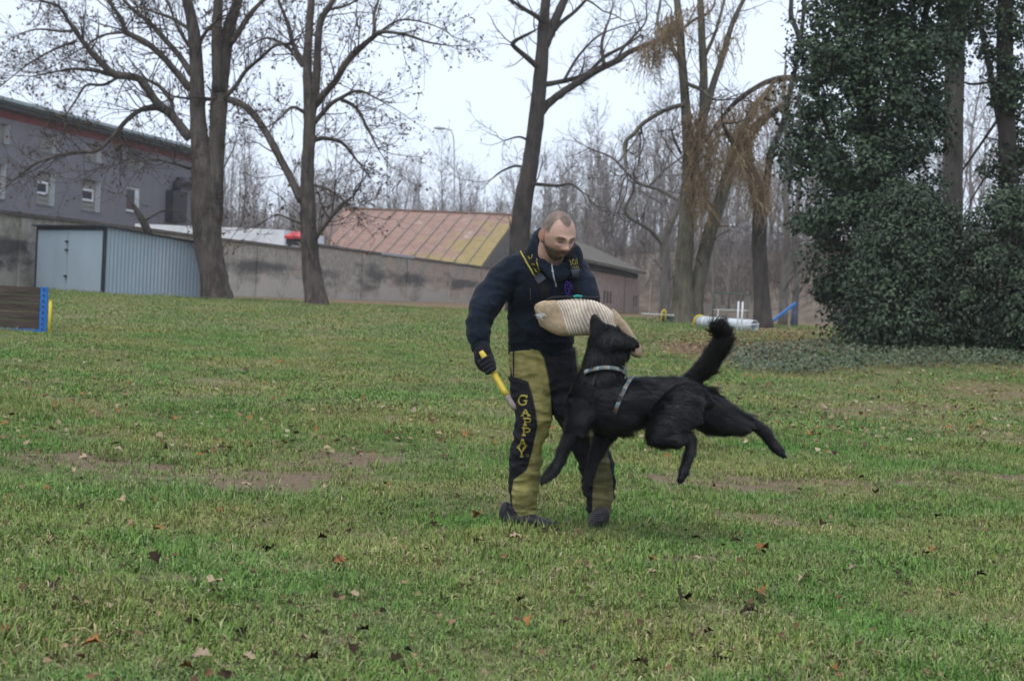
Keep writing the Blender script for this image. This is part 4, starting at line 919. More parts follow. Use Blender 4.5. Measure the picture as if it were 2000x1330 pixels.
for nm, lab, px, d, pr, sd, cn in (
    ('holly_bush', 'broad dark evergreen bush at the foot of the ivy tree', 1740, 25.5, [(375, 1725, 1800), (420, 1690, 1860), (480, 1665, 1880), (540, 1650, 1885), (600, 1640, 1890), (650, 1650, 1890), (688, 1690, 1880)], 71, 200),
    ('holly_bush', 'evergreen bush cut by the right edge of the picture', 1960, 25, [(375, 1930, 2040), (420, 1890, 2080), (480, 1865, 2110), (560, 1850, 2130), (640, 1850, 2130), (690, 1880, 2110)], 72, 200)):
    base = gp(px, d); root = empty(nm, base); tag(root, lab, 'bush'); S = Soup(); rg = np.random.default_rng(sd)
    for k in range(9):
        p0 = np.array([rg.normal(0, .25), rg.normal(0, .2), -.1]); tube(S, [p0, p0 + [rg.normal(0, .15), rg.normal(0, .12), .6], p0 + [rg.normal(0, .3), rg.normal(0, .2), 1.4]], [.045, .03, .015], 5)
    link('stems', S.mesh('stems'), M['bark_oak'], root)
    S = Soup(); foliage(S, pr, d, .9, cn, 190, (.14, .46), .068, sd, 'kite', HOL); S.v = [v - base for v in S.v]; tag(link('crown', S.mesh('crown', False), M['ivy'], root), kind='stuff')
# ground ivy carpet (image outline spread on the ground)
rng = np.random.default_rng(77); S = Soup(); pos = []
for i in range(11000):
    px = rng.uniform(1400, 2120); t_ = rng.uniform()
    lo_ = np.interp(px, [1400, 1450, 1560, 1700, 1850, 2120], [700, 728, 735, 722, 716, 714]); hi_ = np.interp(px, [1400, 1500, 1600, 1700, 1850, 2120], [690, 676, 672, 668, 672, 675])
    if rng.uniform() > np.interp(px, [1400, 1450, 1500], [.25, .8, 1]): continue
    q = G(px, hi_ + (lo_ - hi_) * t_); pos.append(q + [rng.normal(0, .15), rng.normal(0, .25), 0])
pos = np.array(pos); pos[:, 2] = H(pos[:, 0], pos[:, 1]) + rng.uniform(.01, .13, len(pos)); n = len(pos)
leaves(S, pos, np.tile([0, -.35, .9], (n, 1)), rng.uniform(.035, .065, n), rng, np.array([(.055, .078, .040), (.08, .105, .056), (.04, .058, .032), (.12, .13, .085)])[rng.integers(4, size=n)], 'ivy', .45, .2)
tag(link('ground_ivy', S.mesh('ground_ivy', False), M['ivy']), 'low carpet of ivy leaves in front of the evergreen bushes', 'ivy', kind='stuff')
# leaf litter (uncountable) and single fallen leaves
LC = np.array([(.17, .10, .06), (.23, .155, .095), (.30, .22, .15), (.11, .064, .042), (.24, .115, .045), (.33, .265, .20), (.050, .035, .024)])
rng = np.random.default_rng(78); S = Soup(); pos = []
for i in range(9300):
    if i >= 5200: q = G(rng.uniform(0, 2000), 760 + 600 * rng.uniform() ** 1.3) if i < 6700 else (G(rng.normal(1420, 90), rng.normal(672, 14)) if i < 7900 else G(rng.normal(1570, 60), rng.normal(661, 9)))
    elif i < 2600: q = G(rng.normal(1480, 130), rng.normal(676, 17) if rng.uniform() < .6 else rng.normal(655, 8))
    elif i < 3800:
        q = G(rng.uniform(0, 2000), rng.uniform(640, 900))
    elif i < 4700: q = G(rng.uniform(1250, 2000), rng.uniform(690, 860))
    else:
        x = [425, 615, 560, 720, 1340, 1480][i % 6]; q = G(x + rng.normal(0, 55), rng.uniform(596, 622))
    pos.append(q)
pos = np.array(pos); pos[:, 2] = H(pos[:, 0], pos[:, 1]) + rng.uniform(.012, .05, len(pos)) + np.where(np.arange(len(pos)) >= 6700, .035, 0); n = len(pos)
leaves(S, pos, np.tile([0, -.2, .9], (n, 1)), np.where((np.arange(n) >= 5200) & (np.arange(n) < 6700), rng.uniform(.010, .034, n), rng.uniform(.028, .062, n)), rng, np.where(((np.arange(n) >= 5200) & (np.arange(n) < 6700))[:, None], LC[np.array([6, 3, 6, 0, 1, 6])[rng.integers(6, size=n)]], LC[rng.integers(len(LC), size=n)]), 'ivy', .35, 0)
tag(link('leaf_litter', S.mesh('leaf_litter', False), M['litter']), 'scattered brown leaf litter on the far lawn and under the trees', 'leaves', kind='stuff')
def leaf_mesh(seed, col):
    r = np.random.default_rng(seed); S = Soup(); n = 12; pts = [(0, 0, 0)]
    for i in range(n + 1):
        u = i / n; w = .30 * math.sin(math.pi * min(u * 1.05, 1)) ** .8 * (1 + .38 * math.sin(u * 20 + seed)); cu = .42 * r.uniform(.3, 1)
        pts += [(w, u, abs(w) * cu * 2 + .14 * math.sin(u * 3)), (0, u, .14 * math.sin(u * 3) - .02), (-w * r.uniform(.8, 1.1), u, abs(w) * cu * 2.6 + .14 * math.sin(u * 3))]
    q = []
    for i in range(n):
        a = 1 + 3 * i; q += [[a, a + 1, a + 4, a + 3], [a + 1, a + 2, a + 5, a + 4]]
    V = np.array(pts); C = np.tile(col, (len(V), 1)) * r.uniform(.8, 1.2, (len(V), 1)); S.add(V, q, None, C); return S.mesh('fallen_leaf')
KIN = {'orange': ((.24, .105, .045), 'orange-brown fallen leaf lying in the grass', 'orange fallen leaves'), 'tan': ((.33, .25, .175), 'pale tan fallen leaf lying in the grass', 'tan fallen leaves'), 'dark': ((.040, .028, .020), 'dark rotten leaf lying in the grass', 'dark rotten leaves')}
LM = {k: [leaf_mesh(10 * j + s, np.array(KIN[k][0])) for s in range(3)] for j, k in enumerate(KIN)}
for k in LM:
    for m_ in LM[k]: m_.materials.append(M['litter'])
spots = [('orange', 80, 965), ('orange', 293, 1040), ('orange', 158, 1275), ('orange', 435, 1003), ('orange', 1480, 1170), ('orange', 1625, 1318), ('orange', 925, 1025), ('orange', 1280, 1108), ('orange', 345, 1322), ('orange', 20, 1245), ('orange', 650, 1115), ('orange', 1500, 1085), ('orange', 1820, 1090), ('orange', 1030, 1240), ('orange', 2000, 1200), ('orange', 545, 715), ('orange', 760, 960),
         ('tan', 145, 935), ('tan', 15, 905), ('tan', 230, 985), ('tan', 257, 997), ('tan', 640, 965), ('tan', 585, 1005), ('tan', 425, 1152), ('tan', 430, 1176), ('tan', 570, 1220), ('tan', 495, 1308), ('tan', 645, 1112), ('tan', 1020, 1063), ('tan', 1675, 1115), ('tan', 1370, 1110), ('tan', 1085, 1125), ('tan', 115, 1060), ('tan', 1260, 1135), ('tan', 370, 1310), ('tan', 1560, 1148), ('tan', 890, 985), ('tan', 470, 955), ('tan', 700, 1180), ('tan', 215, 1210),
         ('dark', 835, 1035), ('dark', 1525, 1035), ('dark', 1676, 945), ('dark', 1425, 1070), ('dark', 1350, 1065), ('dark', 790, 1300), ('dark', 390, 1230), ('dark', 370, 1240), ('dark', 480, 1255), ('dark', 310, 1115), ('dark', 110, 1150), ('dark', 690, 1300), ('dark', 620, 1310), ('dark', 1385, 1297), ('dark', 1395, 1250), ('dark', 1340, 1185), ('dark', 1740, 1130), ('dark', 1810, 1092), ('dark', 1600, 1040), ('dark', 1010, 1190), ('dark', 940, 1068), ('dark', 150, 1000), ('dark', 1265, 1320), ('dark', 1710, 972), ('dark', 1840, 1020), ('dark', 640, 1065), ('dark', 720, 1250), ('dark', 1900, 1140), ('dark', 1480, 1210), ('dark', 860, 1190), ('dark', 520, 1090)]
for k, px, py in spots:
    q = G(px, py); o = link('fallen_leaf', LM[k][RNG.randrange(3)], None, None, (q[0], q[1], float(H(q[0], q[1])) + RNG.uniform(.02, .035)))
    s = RNG.uniform(.042, .078); o.scale = (s, s, s); o.rotation_euler = (RNG.uniform(-.5, .6), RNG.uniform(-.5, .5), RNG.uniform(0, 6.28)); tag(o, KIN[k][1], 'leaf', KIN[k][2])

# ------------------------------------------------------------------ agility equipment, lamps
M['blue'] = noisy('blue_paint', (.02, .13, .42), (.03, .17, .50), 4, .45, 0); M['yellow'] = noisy('yellow_paint', (.55, .42, .03), (.66, .50, .05), 4, .5, 0)
M['pale_pipe'] = noisy('pale_pipe', (.42, .46, .48), (.53, .57, .59), 1.5, .45, .05); M['green'] = noisy('green_paint', (.07, .13, .10), (.10, .16, .125), 3, .6, 0)
M['board'] = noisy('brown_board', (.045, .034, .028), (.11, .082, .066), 2.5, .95, .8, .02, stretch=(.5, 1, 3)); M['dark_hole'] = noisy('dark_inside', (.01, .01, .012), (.02, .02, .024), 3, .8, 0)
# brown board ramp with blue rail
c0 = G(84, 650); r_ = empty('agility_ramp', c0, math.radians(3)); tag(r_, 'brown plank jump wall with blue bolted rail at the left edge', 'agility obstacle')
for k in range(5):
    z0 = .05 + k * .125; boxm('plank', (-1.9, -.06, .0 + k * .01, .03 + k * .01, z0, z0 + .121), M['board'], r_)
boxm('rail', (-.055, .045, -.03, .05, -.05, .68), M['blue'], r_); boxm('rail', (-1.9, -.056, -.035, -.004, .0, .045), M['blue'], r_)
for k in range(8):
    S = Soup(); tube(S, [[-.005, -.045, .05 + k * .085], [-.005, -.028, .05 + k * .085]], .013, 8); link('bolt', S.mesh('bolt'), M['shed_frame'], r_)
boxm('back_strut', (-1.3, -1.22, .06, .6, -.02, .05), M['blue'], r_); boxm('back_strut', (-.4, -.32, .06, .6, -.02, .05), M['blue'], r_)
c0 = G(96, 654); r_ = empty('yellow_post', c0); tag(r_, 'thin yellow post beside the blue rail', 'post')
S = Soup(); tube(S, [[0, 0, -.05], [0, 0, .50]], .022, 10); link('post', S.mesh('post'), M['yellow'], r_); S = Soup(); tube(S, [[0, 0, .50], [0, 0, .515]], .025, 10); link('cap', S.mesh('cap'), M['yellow'], r_)
# pale pipe tunnel
def pipe(S, a, b, r, wall=.02, n=22):
    a, b = np.array(a, float), np.array(b, float); t_ = unit(b - a); x = unit(np.cross(t_, [0, 0, 1])); y = np.cross(x, t_); th = np.arange(n) * 2 * np.pi / n
    ring = lambda c, q: c + q * (np.cos(th)[:, None] * x + np.sin(th)[:, None] * y)
    V = np.vstack([ring(a, r), ring(b, r), ring(b, r - wall), ring(a, r - wall)]); j = np.arange(n); k = (j + 1) % n
    S.add(V, np.vstack([np.stack([j + n * i, k + n * i, k + n * ((i + 1) % 4), j + n * ((i + 1) % 4)], 1) for i in range(4)]))
pa = gp(1368, 41); pb = gp(1476, 39.5); rr = .155
r_ = empty('tunnel_pipe', pa); tag(r_, 'pale blue tunnel pipe lying by the twin-trunked tree', 'pipe'); S = Soup(); b_ = pb - pa; pipe(S, [0, 0, rr], b_ + [0, 0, rr], rr); link('tube', S.mesh('tube'), M['pale_pipe'], r_)
for f_ in (.12, .5, .88):
    S = Soup(); c = b_ * f_ + [0, 0, rr]; pipe(S, c - unit(b_) * .02, c + unit(b_) * .02, rr + .008, .006); link('band', S.mesh('band'), M['reveal'], r_)
S = Soup(); S2 = [[.15 * math.cos(a), -.05, .17 + .15 * math.sin(a)] for a in np.linspace(0, math.pi, 9)]; 
tube(S, np.array([[-.15, -.05, 0]] + S2[::-1] + [[.15, -.05, 0]]), .028, 8); link('yellow_hoop', S.mesh('hoop'), M['yellow'], r_)
c = b_ * .30 + [0, -rr - .012, rr * .75]; S = Soup(); pipe(S, c, c + [0, .05, 0], .11, .015); link('side_hole', S.mesh('hole'), M['dark_hole'], r_); S = Soup(); tube(S, [c + [0, .008, 0], c + [0, .02, 0]], .096, 16); link('side_hole', S.mesh('hole'), M['dark_hole'], r_)
# white hurdle
pa = gp(1442, 38.5); r_ = empty('hurdle', pa); tag(r_, 'white two-post jump hurdle with bar in front of the pipe', 'hurdle')
for dx_ in (0, .12): S = Soup(); tube(S, [[dx_, dx_ * .8, -.05], [dx_, dx_ * .8, .78]], .020, 8); link('post', S.mesh('post'), M['white_paint'], r_)
S = Soup(); tube(S, [[.06, .05, .17], [.62, .5, .235]], .014, 8); link('bar', S.mesh('bar'), M['white_paint'], r_)
boxm('foot', (-.2, .3, -.03, .03, -.02, .03), M['white_paint'], r_)
# second hurdle with thin grey frame
pa = gp(1392, 46); r_ = empty('hurdle', pa); tag(r_, 'green tubular frame standing behind the pale pipe', 'frame')
for dx_ in (0, 1.05): S = Soup(); tube(S, [[dx_, 0, -.05], [dx_, 0, .95]], .022, 8); link('post', S.mesh('post'), M['green'], r_)
S = Soup(); tube(S, [[0, 0, .95], [1.05, 0, .93]], .022, 8); link('bar', S.mesh('bar'), M['green'], r_); S = Soup(); tube(S, [[.1, -.5, .45], [1.0, -.5, .47]], .012, 8); tube(S, [[.1, -.5, 0], [.1, -.5, .46]], .014, 8); tube(S, [[.1, -.5, .45], [0, 0, .45]], .01, 6); link('low_bar', S.mesh('bar'), M['reveal'], r_)
# barrels with yellow hoop and plank
pa = gp(1282, 44); r_ = empty('barrel_jump', pa); tag(r_, 'two dark barrels under a plank with a yellow hoop by the slim tree', 'agility obstacle')
for dx_ in (-.20, .06): S = Soup(); pipe(S, [dx_, -.25, .105], [dx_ + .05, .4, .105], .105, .012, 18); link('barrel', S.mesh('barrel'), M['black_metal'], r_)
boxm('barrel_crate', (.2, .52, -.05, .35, 0, .17), M['green'], r_); boxm('plank', (-.42, .50, -.2, .0, .215, .24), M['reveal'], r_)
S = Soup(); tube(S, [[.13, -.3, 0], [.13, -.3, .26], [.16, -.3, .33], [.20, -.3, .36], [.24, -.3, .33], [.25, -.3, .05]], .024, 8); link('yellow_hoop', S.mesh('hoop'), M['yellow'], r_)
# blue dog walk ramp
pa = gp(1508, 50); r_ = empty('dog_walk', pa); tag(r_, 'blue sloping plank ramp on a thin post under the bare trees', 'ramp')
S = Soup(); a_ = np.array([0, 0, .1]); b2 = np.array([.78, .1, .74]); n_ = np.array([0, .14, 0])
S.add([a_ - n_, b2 - n_, b2 + n_, a_ + n_, a_ - n_ + [0, 0, .09], b2 - n_ + [0, 0, .09], b2 + n_ + [0, 0, .09], a_ + n_ + [0, 0, .09]], BOXQ); link('plank', S.mesh('plank', False), M['blue'], r_)
S = Soup(); tube(S, [[.76, .1, -.05], [.76, .1, .75]], .022, 8); link('post', S.mesh('post'), M['blue'], r_)
# street lamps
M['lamp_metal'] = noisy('lamp_metal', (.26, .28, .30), (.34, .36, .38), 2, .5, 0)
for k, (px, d, ytop, sx, hx, hy, lab) in enumerate(((887, 142, 300, 1, 866, 252, 'tall street lamp with curved arm above the barn'), (757, 150, 296, -1, 782, 262, 'second street lamp further left, half hidden by twigs'))):
    b_ = gp(px, d); r_ = empty('street_lamp', b_); tag(r_, lab, 'street lamp'); pk = P(px, ytop, d) - b_; hd = P(hx, hy, d) - b_
    S = Soup(); mid = (pk + hd) / 2 + [.25 * sx, 0, .85 - .3 * k]; tube(S, catmull([[0, 0, 0], [pk[0] * .6, 0, pk[2] * .6], pk, mid, hd], 24), np.linspace(.065, .04, 24), 8); link('pole', S.mesh('pole'), M['lamp_metal'], r_)
    S = Soup(); ellipsoid(S, hd - [.35 * sx, 0, -.03], np.eye(3), (.55, .22, .14)); link('lamp_head', S.mesh('lamp_head'), M['lamp_metal'], r_)

# ------------------------------------------------------------------ the man
M['skin'] = vcol('skin', .55, 60, .12, .15, .002, spec=.35)
M['cloth'] = vcol('jacket_cloth', .95, 120, .35, .4, .002, sheen=.08, spec=.1)
M['trouser'] = vcol('trouser_cloth', .85, 28, .30, .35, .003, spec=.2)
def wrinkle(me, amp, scs, seed):
    V = vco(me); N = vno(me); h = np.zeros(len(V))
    for k, (sc, a) in enumerate(scs):
        n = fbm(V, sc, seed + 7 * k); h += a * (1 - 2 * np.abs(n))
    h = h - np.percentile(h, 70); setco(me, V + N * (h * amp)[:, None])
manroot = empty('person', (float(P(1080, 1030, 7.48)[0]), float(P(1080, 1030, 7.48)[1]), 0.0)); MO = np.array(manroot.location)
tag(manroot, 'man in dark jacket and olive-black bite trousers leaning over the dog', 'person')
def plink(name, me, mat, parent=None):
    """world-space mesh stored relative to the person"""
    setco(me, vco(me) - MO); return link(name, me, mat, parent or manroot)

# head frame (camera-facing three-quarter, looking down to the right)
HC = P(1089.5, 461, 7.17)
def camv(x, y, z): return RT * x + UP * y - FW * z
hf = unit(camv(.42, -.33, .85)); hu = unit(camv(.03, 1, 0) - hf * (camv(.03, 1, 0) @ hf)); hr = np.cross(hf, hu)     # hr: toward viewer right?
if hr @ RT < 0: hr = -hr
def head_surface(nu=96, nv=72):
    th = np.linspace(0, np.pi, nv)[1:-1]; ph = np.arange(nu) * 2 * np.pi / nu
    T, Pp = np.meshgrid(th, ph, indexing='ij'); d = np.stack([np.sin(T) * np.sin(Pp), np.sin(T) * np.cos(Pp), np.cos(T)], -1).reshape(-1, 3)   # x side, y front, z up
    d = np.vstack([d, [0, 0, 1], [0, 0, -1]])
    x, y, z = d.T.copy()
    X = x * .076; Y = y * .097; Z = z * .116
    # cranium fuller at back, jaw narrower
    low = np.clip(-z, 0, 1); X *= 1 - .30 * low ** 1.3; Y = np.where(y > 0, Y * (1 - .04 * low), Y * (1 - .48 * low))
    Y += np.where(z > .1, -.006, 0) * np.clip(z, 0, 1)
    X *= 1 + .05 * np.exp(-((z - .35) / .35) ** 2)
    front = np.clip(y, 0, 1)
    g = lambda cx, cz, sx, sz: np.exp(-((X - cx) / sx) ** 2 - ((Z - cz) / sz) ** 2) * (front > .15) * front ** .5
    Y += .0125 * (g(-.026, .014, .02, .009) + g(.026, .014, .02, .009))                     # brow ridge
    Y -= .0175 * (g(-.030, -.004, .015, .011) + g(.030, -.004, .015, .011))                 # sockets
    Y += .0095 * (g(-.030, -.005, .010, .007) + g(.030, -.005, .010, .007))                 # closed lids
    Y += .016 * g(0, -.004, .008, .02) + .033 * g(0, -.033, .0105, .014) + .012 * (g(-.013, -.038, .007, .007) + g(.013, -.038, .007, .007))   # nose
    Y -= .006 * g(0, -.052, .02, .005)
    Y += .008 * g(0, -.063, .022, .0055) + .008 * g(0, -.075, .019, .006) - .006 * g(0, -.0685, .022, .0028)       # lips
    Y -= .005 * g(0, -.086, .02, .006); Y += .010 * g(0, -.102, .022, .013)                 # chin
    Y += .006 * (g(-.042, -.028, .016, .016) + g(.042, -.028, .016, .016))                  # cheekbones
    V = np.stack([X, Y, Z], 1); n = nv - 2
    i = np.arange(n - 1)[:, None] * nu; j = np.arange(nu)[None]; k = (j + 1) % nu
    q = np.stack([i + j, i + k, i + nu + k, i + nu + j], -1).reshape(-1, 4); m = n * nu; j = np.arange(nu); k = (j + 1) % nu
    t = np.vstack([np.stack([np.full(nu, m), k, j], 1), np.stack([np.full(nu, m + 1), (n - 1) * nu + j, (n - 1) * nu + k], 1)])
    return V, q, t
HAX = np.stack([hr, hf, hu])
S = Soup(); V, q, t = head_surface(); S.add(HC + V @ HAX, q, t)
for sg in (-1, 1):      # ears: tilted shells
    c = HC + np.array([sg * .076, -.008, -.008]) @ HAX
    ax = np.stack([unit(hf * .95 - hr * sg * .35), unit(hr * sg * .9 + hf * .35), hu]); ellipsoid(S, c, ax, (.018, .008, .031))
    ellipsoid(S, c + np.array([sg * .006, -.006, .006]) @ HAX, ax, (.017, .005, .026))
# body core under the clothes, one continuous surface with the head
limb(S, [(1079, 468, 7.23, 24, 24), (1076, 492, 7.26, 27, 25), (1071, 512, 7.29, 31, 27), (1069, 530, 7.32, 36, 28)])
limb(S, [(1070, 520, 7.34, 50, 30), (1066, 560, 7.38, 56, 34), (1058, 620, 7.44, 48, 34), (1060, 690, 7.5, 48, 34)])
limb(S, [(1010, 520, 7.36, 22, 20), (968, 558, 7.36, 20, 18), (940, 625, 7.30, 15, 14), (938, 660, 7.27, 13, 12), (944, 690, 7.25, 10, 10)])
limb(S, [(1120, 526, 7.32, 17, 17), (1138, 552, 7.27, 15, 15), (1152, 585, 7.22, 13, 13), (1145, 612, 7.19, 11, 11), (1110, 620, 7.165, 10, 10)])
limb(S, [(1038, 690, 7.5, 28, 26), (1038, 760, 7.46, 24, 24), (1036, 835, 7.40, 18, 18), (1024, 910, 7.46, 16, 18), (1018, 1000, 7.5, 10, 11), (1030, 1018, 7.45, 10, 12)])
limb(S, [(1090, 690, 7.5, 28, 26), (1108, 760, 7.48, 25, 24), (1142, 835, 7.44, 18, 18), (1164, 910, 7.52, 16, 18), (1170, 1000, 7.56, 10, 11)])
body = remeshed(S, 'body', .0036, 2)
V = vco(body); Lh = (V - HC) @ HAX.T; X, Y, Z = Lh.T
skin = np.array([.45, .275, .212]); C = np.tile(skin, (len(V), 1))
def blend(mask, col): 
    global C
    mask = np.clip(mask, 0, 1)[:, None]; C = C * (1 - mask) + np.array(col) * mask
ss = lambda v, a, b: np.clip((v - a) / (b - a), 0, 1)
hn = np.array([noise.noise(Vector(p * 60)) for p in V[Z > -.2]]); nz = np.zeros(len(V)); nz[Z > -.2] = hn
blend(.35 * np.exp(-((np.abs(X) - .040) / .02) ** 2 - ((Z + .03) / .02) ** 2) * (Y > .04), (.50, .24, .18))      # cheeks
blend(.55 * np.exp(-(X / .013) ** 2 - ((Z + .036) / .014) ** 2) * (Y > .08), (.52, .25, .19))                     # nose tip
# cropped hair: sides and back, receding temples with a darker tuft on top front
hl = .074 - .010 * np.exp(-(X / .018) ** 2) + .022 * np.exp(-((np.abs(X) - .040) / .016) ** 2)
hair = ss(Z, hl - .006 + .25 * np.clip(Y - .03, -.2, 0) * 3, hl + .006 + .25 * np.clip(Y - .03, -.2, 0) * 3)
side = np.maximum(ss(-Y, -.020, -.008) * ss(Z, -.055, -.03), ss(-Y, -.046, -.034) * ss(Z, .012, .03))
hair = np.maximum(hair, side) * (Z > -.085)
top = np.exp(-((Z - .115) / .045) ** 2)
blend(hair * (.90 - .14 * top + .2 * nz), (.072, .058, .047))
blend(.45 * np.exp(-(X / .017) ** 2 - ((Z - .083) / .016) ** 2) * (Y > .0), (.07, .054, .044))                    # front tuft
bd_ = ss(-Z, .040 - .25 * np.clip(np.abs(X) - .03, 0, 1), .060 - .25 * np.clip(np.abs(X) - .03, 0, 1)) * ss(Y, -.012, .01) * (Z > -.15)
blend(bd_ * (.90 + .2 * nz), (.046, .033, .026))
blend(.45 * ss(-Z, .10, .125) * (Z > -.2), (.12, .085, .065))
blend(.8 * np.exp(-(X / .028) ** 2 - ((Z + .055) / .0055) ** 2) * (Y > .06), (.045, .028, .022))                   # moustache
blend(.85 * np.exp(-(X / .027) ** 2 - ((Z + .098) / .014) ** 2) * (Y > .03), (.045, .030, .024))                   # chin beard
blend(.85 * np.exp(-(X / .020) ** 2 - ((Z + .071) / .0062) ** 2) * (Y > .06), (.42, .17, .15))                     # lips
blend(.8 * np.exp(-(X / .021) ** 2 - ((Z + .0685) / .0022) ** 2) * (Y > .06), (.10, .03, .03))
for sg in (-1, 1):
    xe = X - sg * .029
    blend(.92 * np.exp(-(xe / .0165) ** 4 - ((Z - .0155 + .18 * np.abs(xe)) / .0058) ** 2) * (Y > .05), (.034, .023, .019))    # brows
    blend(.55 * np.exp(-(xe / .018) ** 2 - ((Z + .004) / .012) ** 2) * (Y > .05), (.25, .135, .11))  # eye sockets: their shade painted into the skin colour
    blend(.92 * np.exp(-(xe / .0125) ** 4 - ((Z + .0095 - .10 * np.abs(xe)) / .0036) ** 2) * (Y > .05), (.028, .018, .016))    # lash line
    ear = np.exp(-((X - sg * .082) / .014) ** 2 - ((Z + .006) / .035) ** 2 - ((Y + .010) / .026) ** 2)
    blend(.85 * ear, (.56, .25, .18))
set_col(body, C); plink('body', body, M['skin'])

# jacket: torso, sleeves, collar
NAVY = np.array([.0115, .0165, .026])
S = Soup()
limb(S, [(1058, 690, 7.49, 66, 44), (1057, 665, 7.47, 66, 46), (1056, 635, 7.44, 66, 47), (1060, 600, 7.41, 70, 48), (1064, 568, 7.37, 70, 48), (1070, 542, 7.34, 70, 46), (1076, 522, 7.33, 58, 38), (1080, 508, 7.33, 42, 30)], 40, 28)
limb(S, [(1045, 512, 7.33, 26, 28), (1012, 526, 7.35, 32, 33), (977, 556, 7.36, 33, 32), (953, 590, 7.34, 33, 31), (937, 625, 7.30, 27, 26), (934, 652, 7.27, 24, 24), (938, 674, 7.26, 19, 19), (940, 682, 7.255, 17, 17)], 36, 22)
limb(S, [(1105, 512, 7.31, 24, 28), (1124, 523, 7.31, 26, 29), (1138, 548, 7.27, 25, 26), (1149, 572, 7.23, 22, 22), (1156, 594, 7.21, 19, 19)], 28, 22)
# collar roll round the neck
col = [(1046, 466, 7.30, 0), (1042, 478, 7.27, 0), (1052, 496, 7.25, 0), (1066, 512, 7.225, 0), (1084, 524, 7.21, 0), (1104, 521, 7.21, 0), (1119, 507, 7.24, 0), (1128, 488, 7.27, 0), (1112, 470, 7.38, 0), (1082, 452, 7.40, 0), (1056, 452, 7.35, 0)]
cp = catmull([P(*c[:3]) for c in col + col[:2]], 70); cc_ = cp.mean(0)
for lv in range(3): tube(S, cp + (cp - cc_) * np.array([1, 1, .3]) * (.06 * lv) - UP * (.017 * lv), .018 + .002 * lv, 10)
jk = remeshed(S, 'jacket', .0062, 5)
wrinkle(jk, 1, [((5, 5, 8), .011), ((11, 11, 17), .006), ((26, 26, 36), .002)], 3)
V = vco(jk); x, y, d = topx(V)
hem = (y > 672) & (x > 975); V2 = V.copy(); nn = vno(jk); V2[hem] -= nn[hem] * .004; setco(jk, V2)
cn = np.array([noise.noise(Vector(p * 6)) for p in V]); C = NAVY * (1 + .5 * cn[:, None]); set_col(jk, C); jb = bvh_of(jk)
jacket = plink('jacket', jk, M['cloth'])
# zip, straps with buckles, yellow piping and lettering, purple emblem
def ribbon(b, path, half, off=.005, thick=.0025, n=None, col=None, S=None):
    S = S or Soup(); pt = catmull(np.array(path, float), n or len(path) * 8); tn = np.gradient(pt[:, :2], axis=0); tn /= np.linalg.norm(tn, axis=1)[:, None]; nx_ = np.stack([-tn[:, 1], tn[:, 0]], 1)
    A, B = [], []
    hw = np.broadcast_to(half, (len(pt),)) if np.ndim(half) == 0 else np.interp(np.linspace(0, 1, len(pt)), np.linspace(0, 1, len(half)), half)
    for i in range(len(pt)):
        a = onto(b, *(pt[i, :2] + nx_[i] * hw[i]), off); c = onto(b, *(pt[i, :2] - nx_[i] * hw[i]), off); m = onto(b, *pt[i, :2], off + .001)
        if a is None or c is None or m is None: continue
        A.append((a, m, c))
    if len(A) < 2: return S
    V = np.array(A).reshape(-1, 3); k = len(A); q = []
    for i in range(k - 1):
        a = 3 * i; q += [[a, a + 1, a + 4, a + 3], [a + 1, a + 2, a + 5, a + 4]]
    S.add(V, q, None, col); return S
def plaincol(name, c, rough=.7, spec=.25): return noisy(name, tuple(np.array(c) * .85), tuple(np.array(c) * 1.1), 30, rough, .1, .002, coord='World', spec=spec)
M['strap'] = plaincol('black_webbing', (.012, .012, .014)); M['piping'] = plaincol('yellow_piping', (.33, .27, .045)); M['buckle'] = plaincol('grey_buckle', (.055, .06, .075), .45); M['emblem'] = plaincol('purple_thread', (.13, .07, .42)); M['zip'] = plaincol('zip_metal', (.30, .32, .35), .35, .5); M['teal'] = plaincol('teal_webbing', (.02, .22, .20))
sl = [(1016, 482), (1030, 505), (1046, 530), (1060, 556), (1068, 580)]; sr_ = [(1113, 492), (1119, 515), (1123, 540), (1126, 570), (1126, 580)]
for i, pth in enumerate((sl, sr_)):
    st = ribbon(jb, pth, 8.5, .006); so_ = link('shoulder_strap', st.mesh('strap'), M['strap'], manroot); setco(so_.data, vco(so_.data) - MO)
    def sub(name, S_, mat):
        if S_.n == 0: return
        m_ = S_.mesh(name); setco(m_, vco(m_) - MO); link(name, m_, mat, so_)
    if i == 0:
        sub('piping', ribbon(jb, [(1013, 487), (1027, 509), (1040, 531), (1047, 541)], 1.3, .0085), M['piping'])
        sub('buckle', ribbon(jb, [(1050, 534), (1061, 549)], 9.5, .0105, n=8), M['buckle'])
        L_ = Soup()
        for a, b_ in (((1034, 500), (1038, 506)), ((1040, 498), (1040, 505)), ((1040, 514), (1047, 516)), ((1049, 512), (1053, 520)), ((1044, 522), (1050, 526)), ((1053, 521), (1056, 527)), ((1046, 530), (1052, 531)), ((1045, 526), (1048, 530)), ((1048, 506), (1051, 511))): ribbon(jb, [a, b_], .7, .009, n=3, S=L_)
        sub('lettering', L_, M['piping'])
    else:
        sub('buckle', ribbon(jb, [(1122, 528), (1124, 543)], 9, .0105, n=8), M['buckle'])
        L_ = Soup(); ribbon(jb, [(1112, 510), (1114, 520)], .7, .009, n=3, S=L_); ribbon(jb, [(1125, 505), (1127, 517)], .7, .009, n=3, S=L_)
        ribbon(jb, [(1122, 509), (1118, 508), (1116, 511), (1117, 516), (1120, 517), (1122.5, 516), (1122.5, 513), (1120.5, 513)], .8, .009, S=L_)
        for k in range(4): ribbon(jb, [(1117 + 3.4 * k, 521.5 - .3 * k), (1118 + 3.4 * k, 526 - .3 * k)], .6, .009, n=3, S=L_)
        sub('lettering', L_, M['piping'])
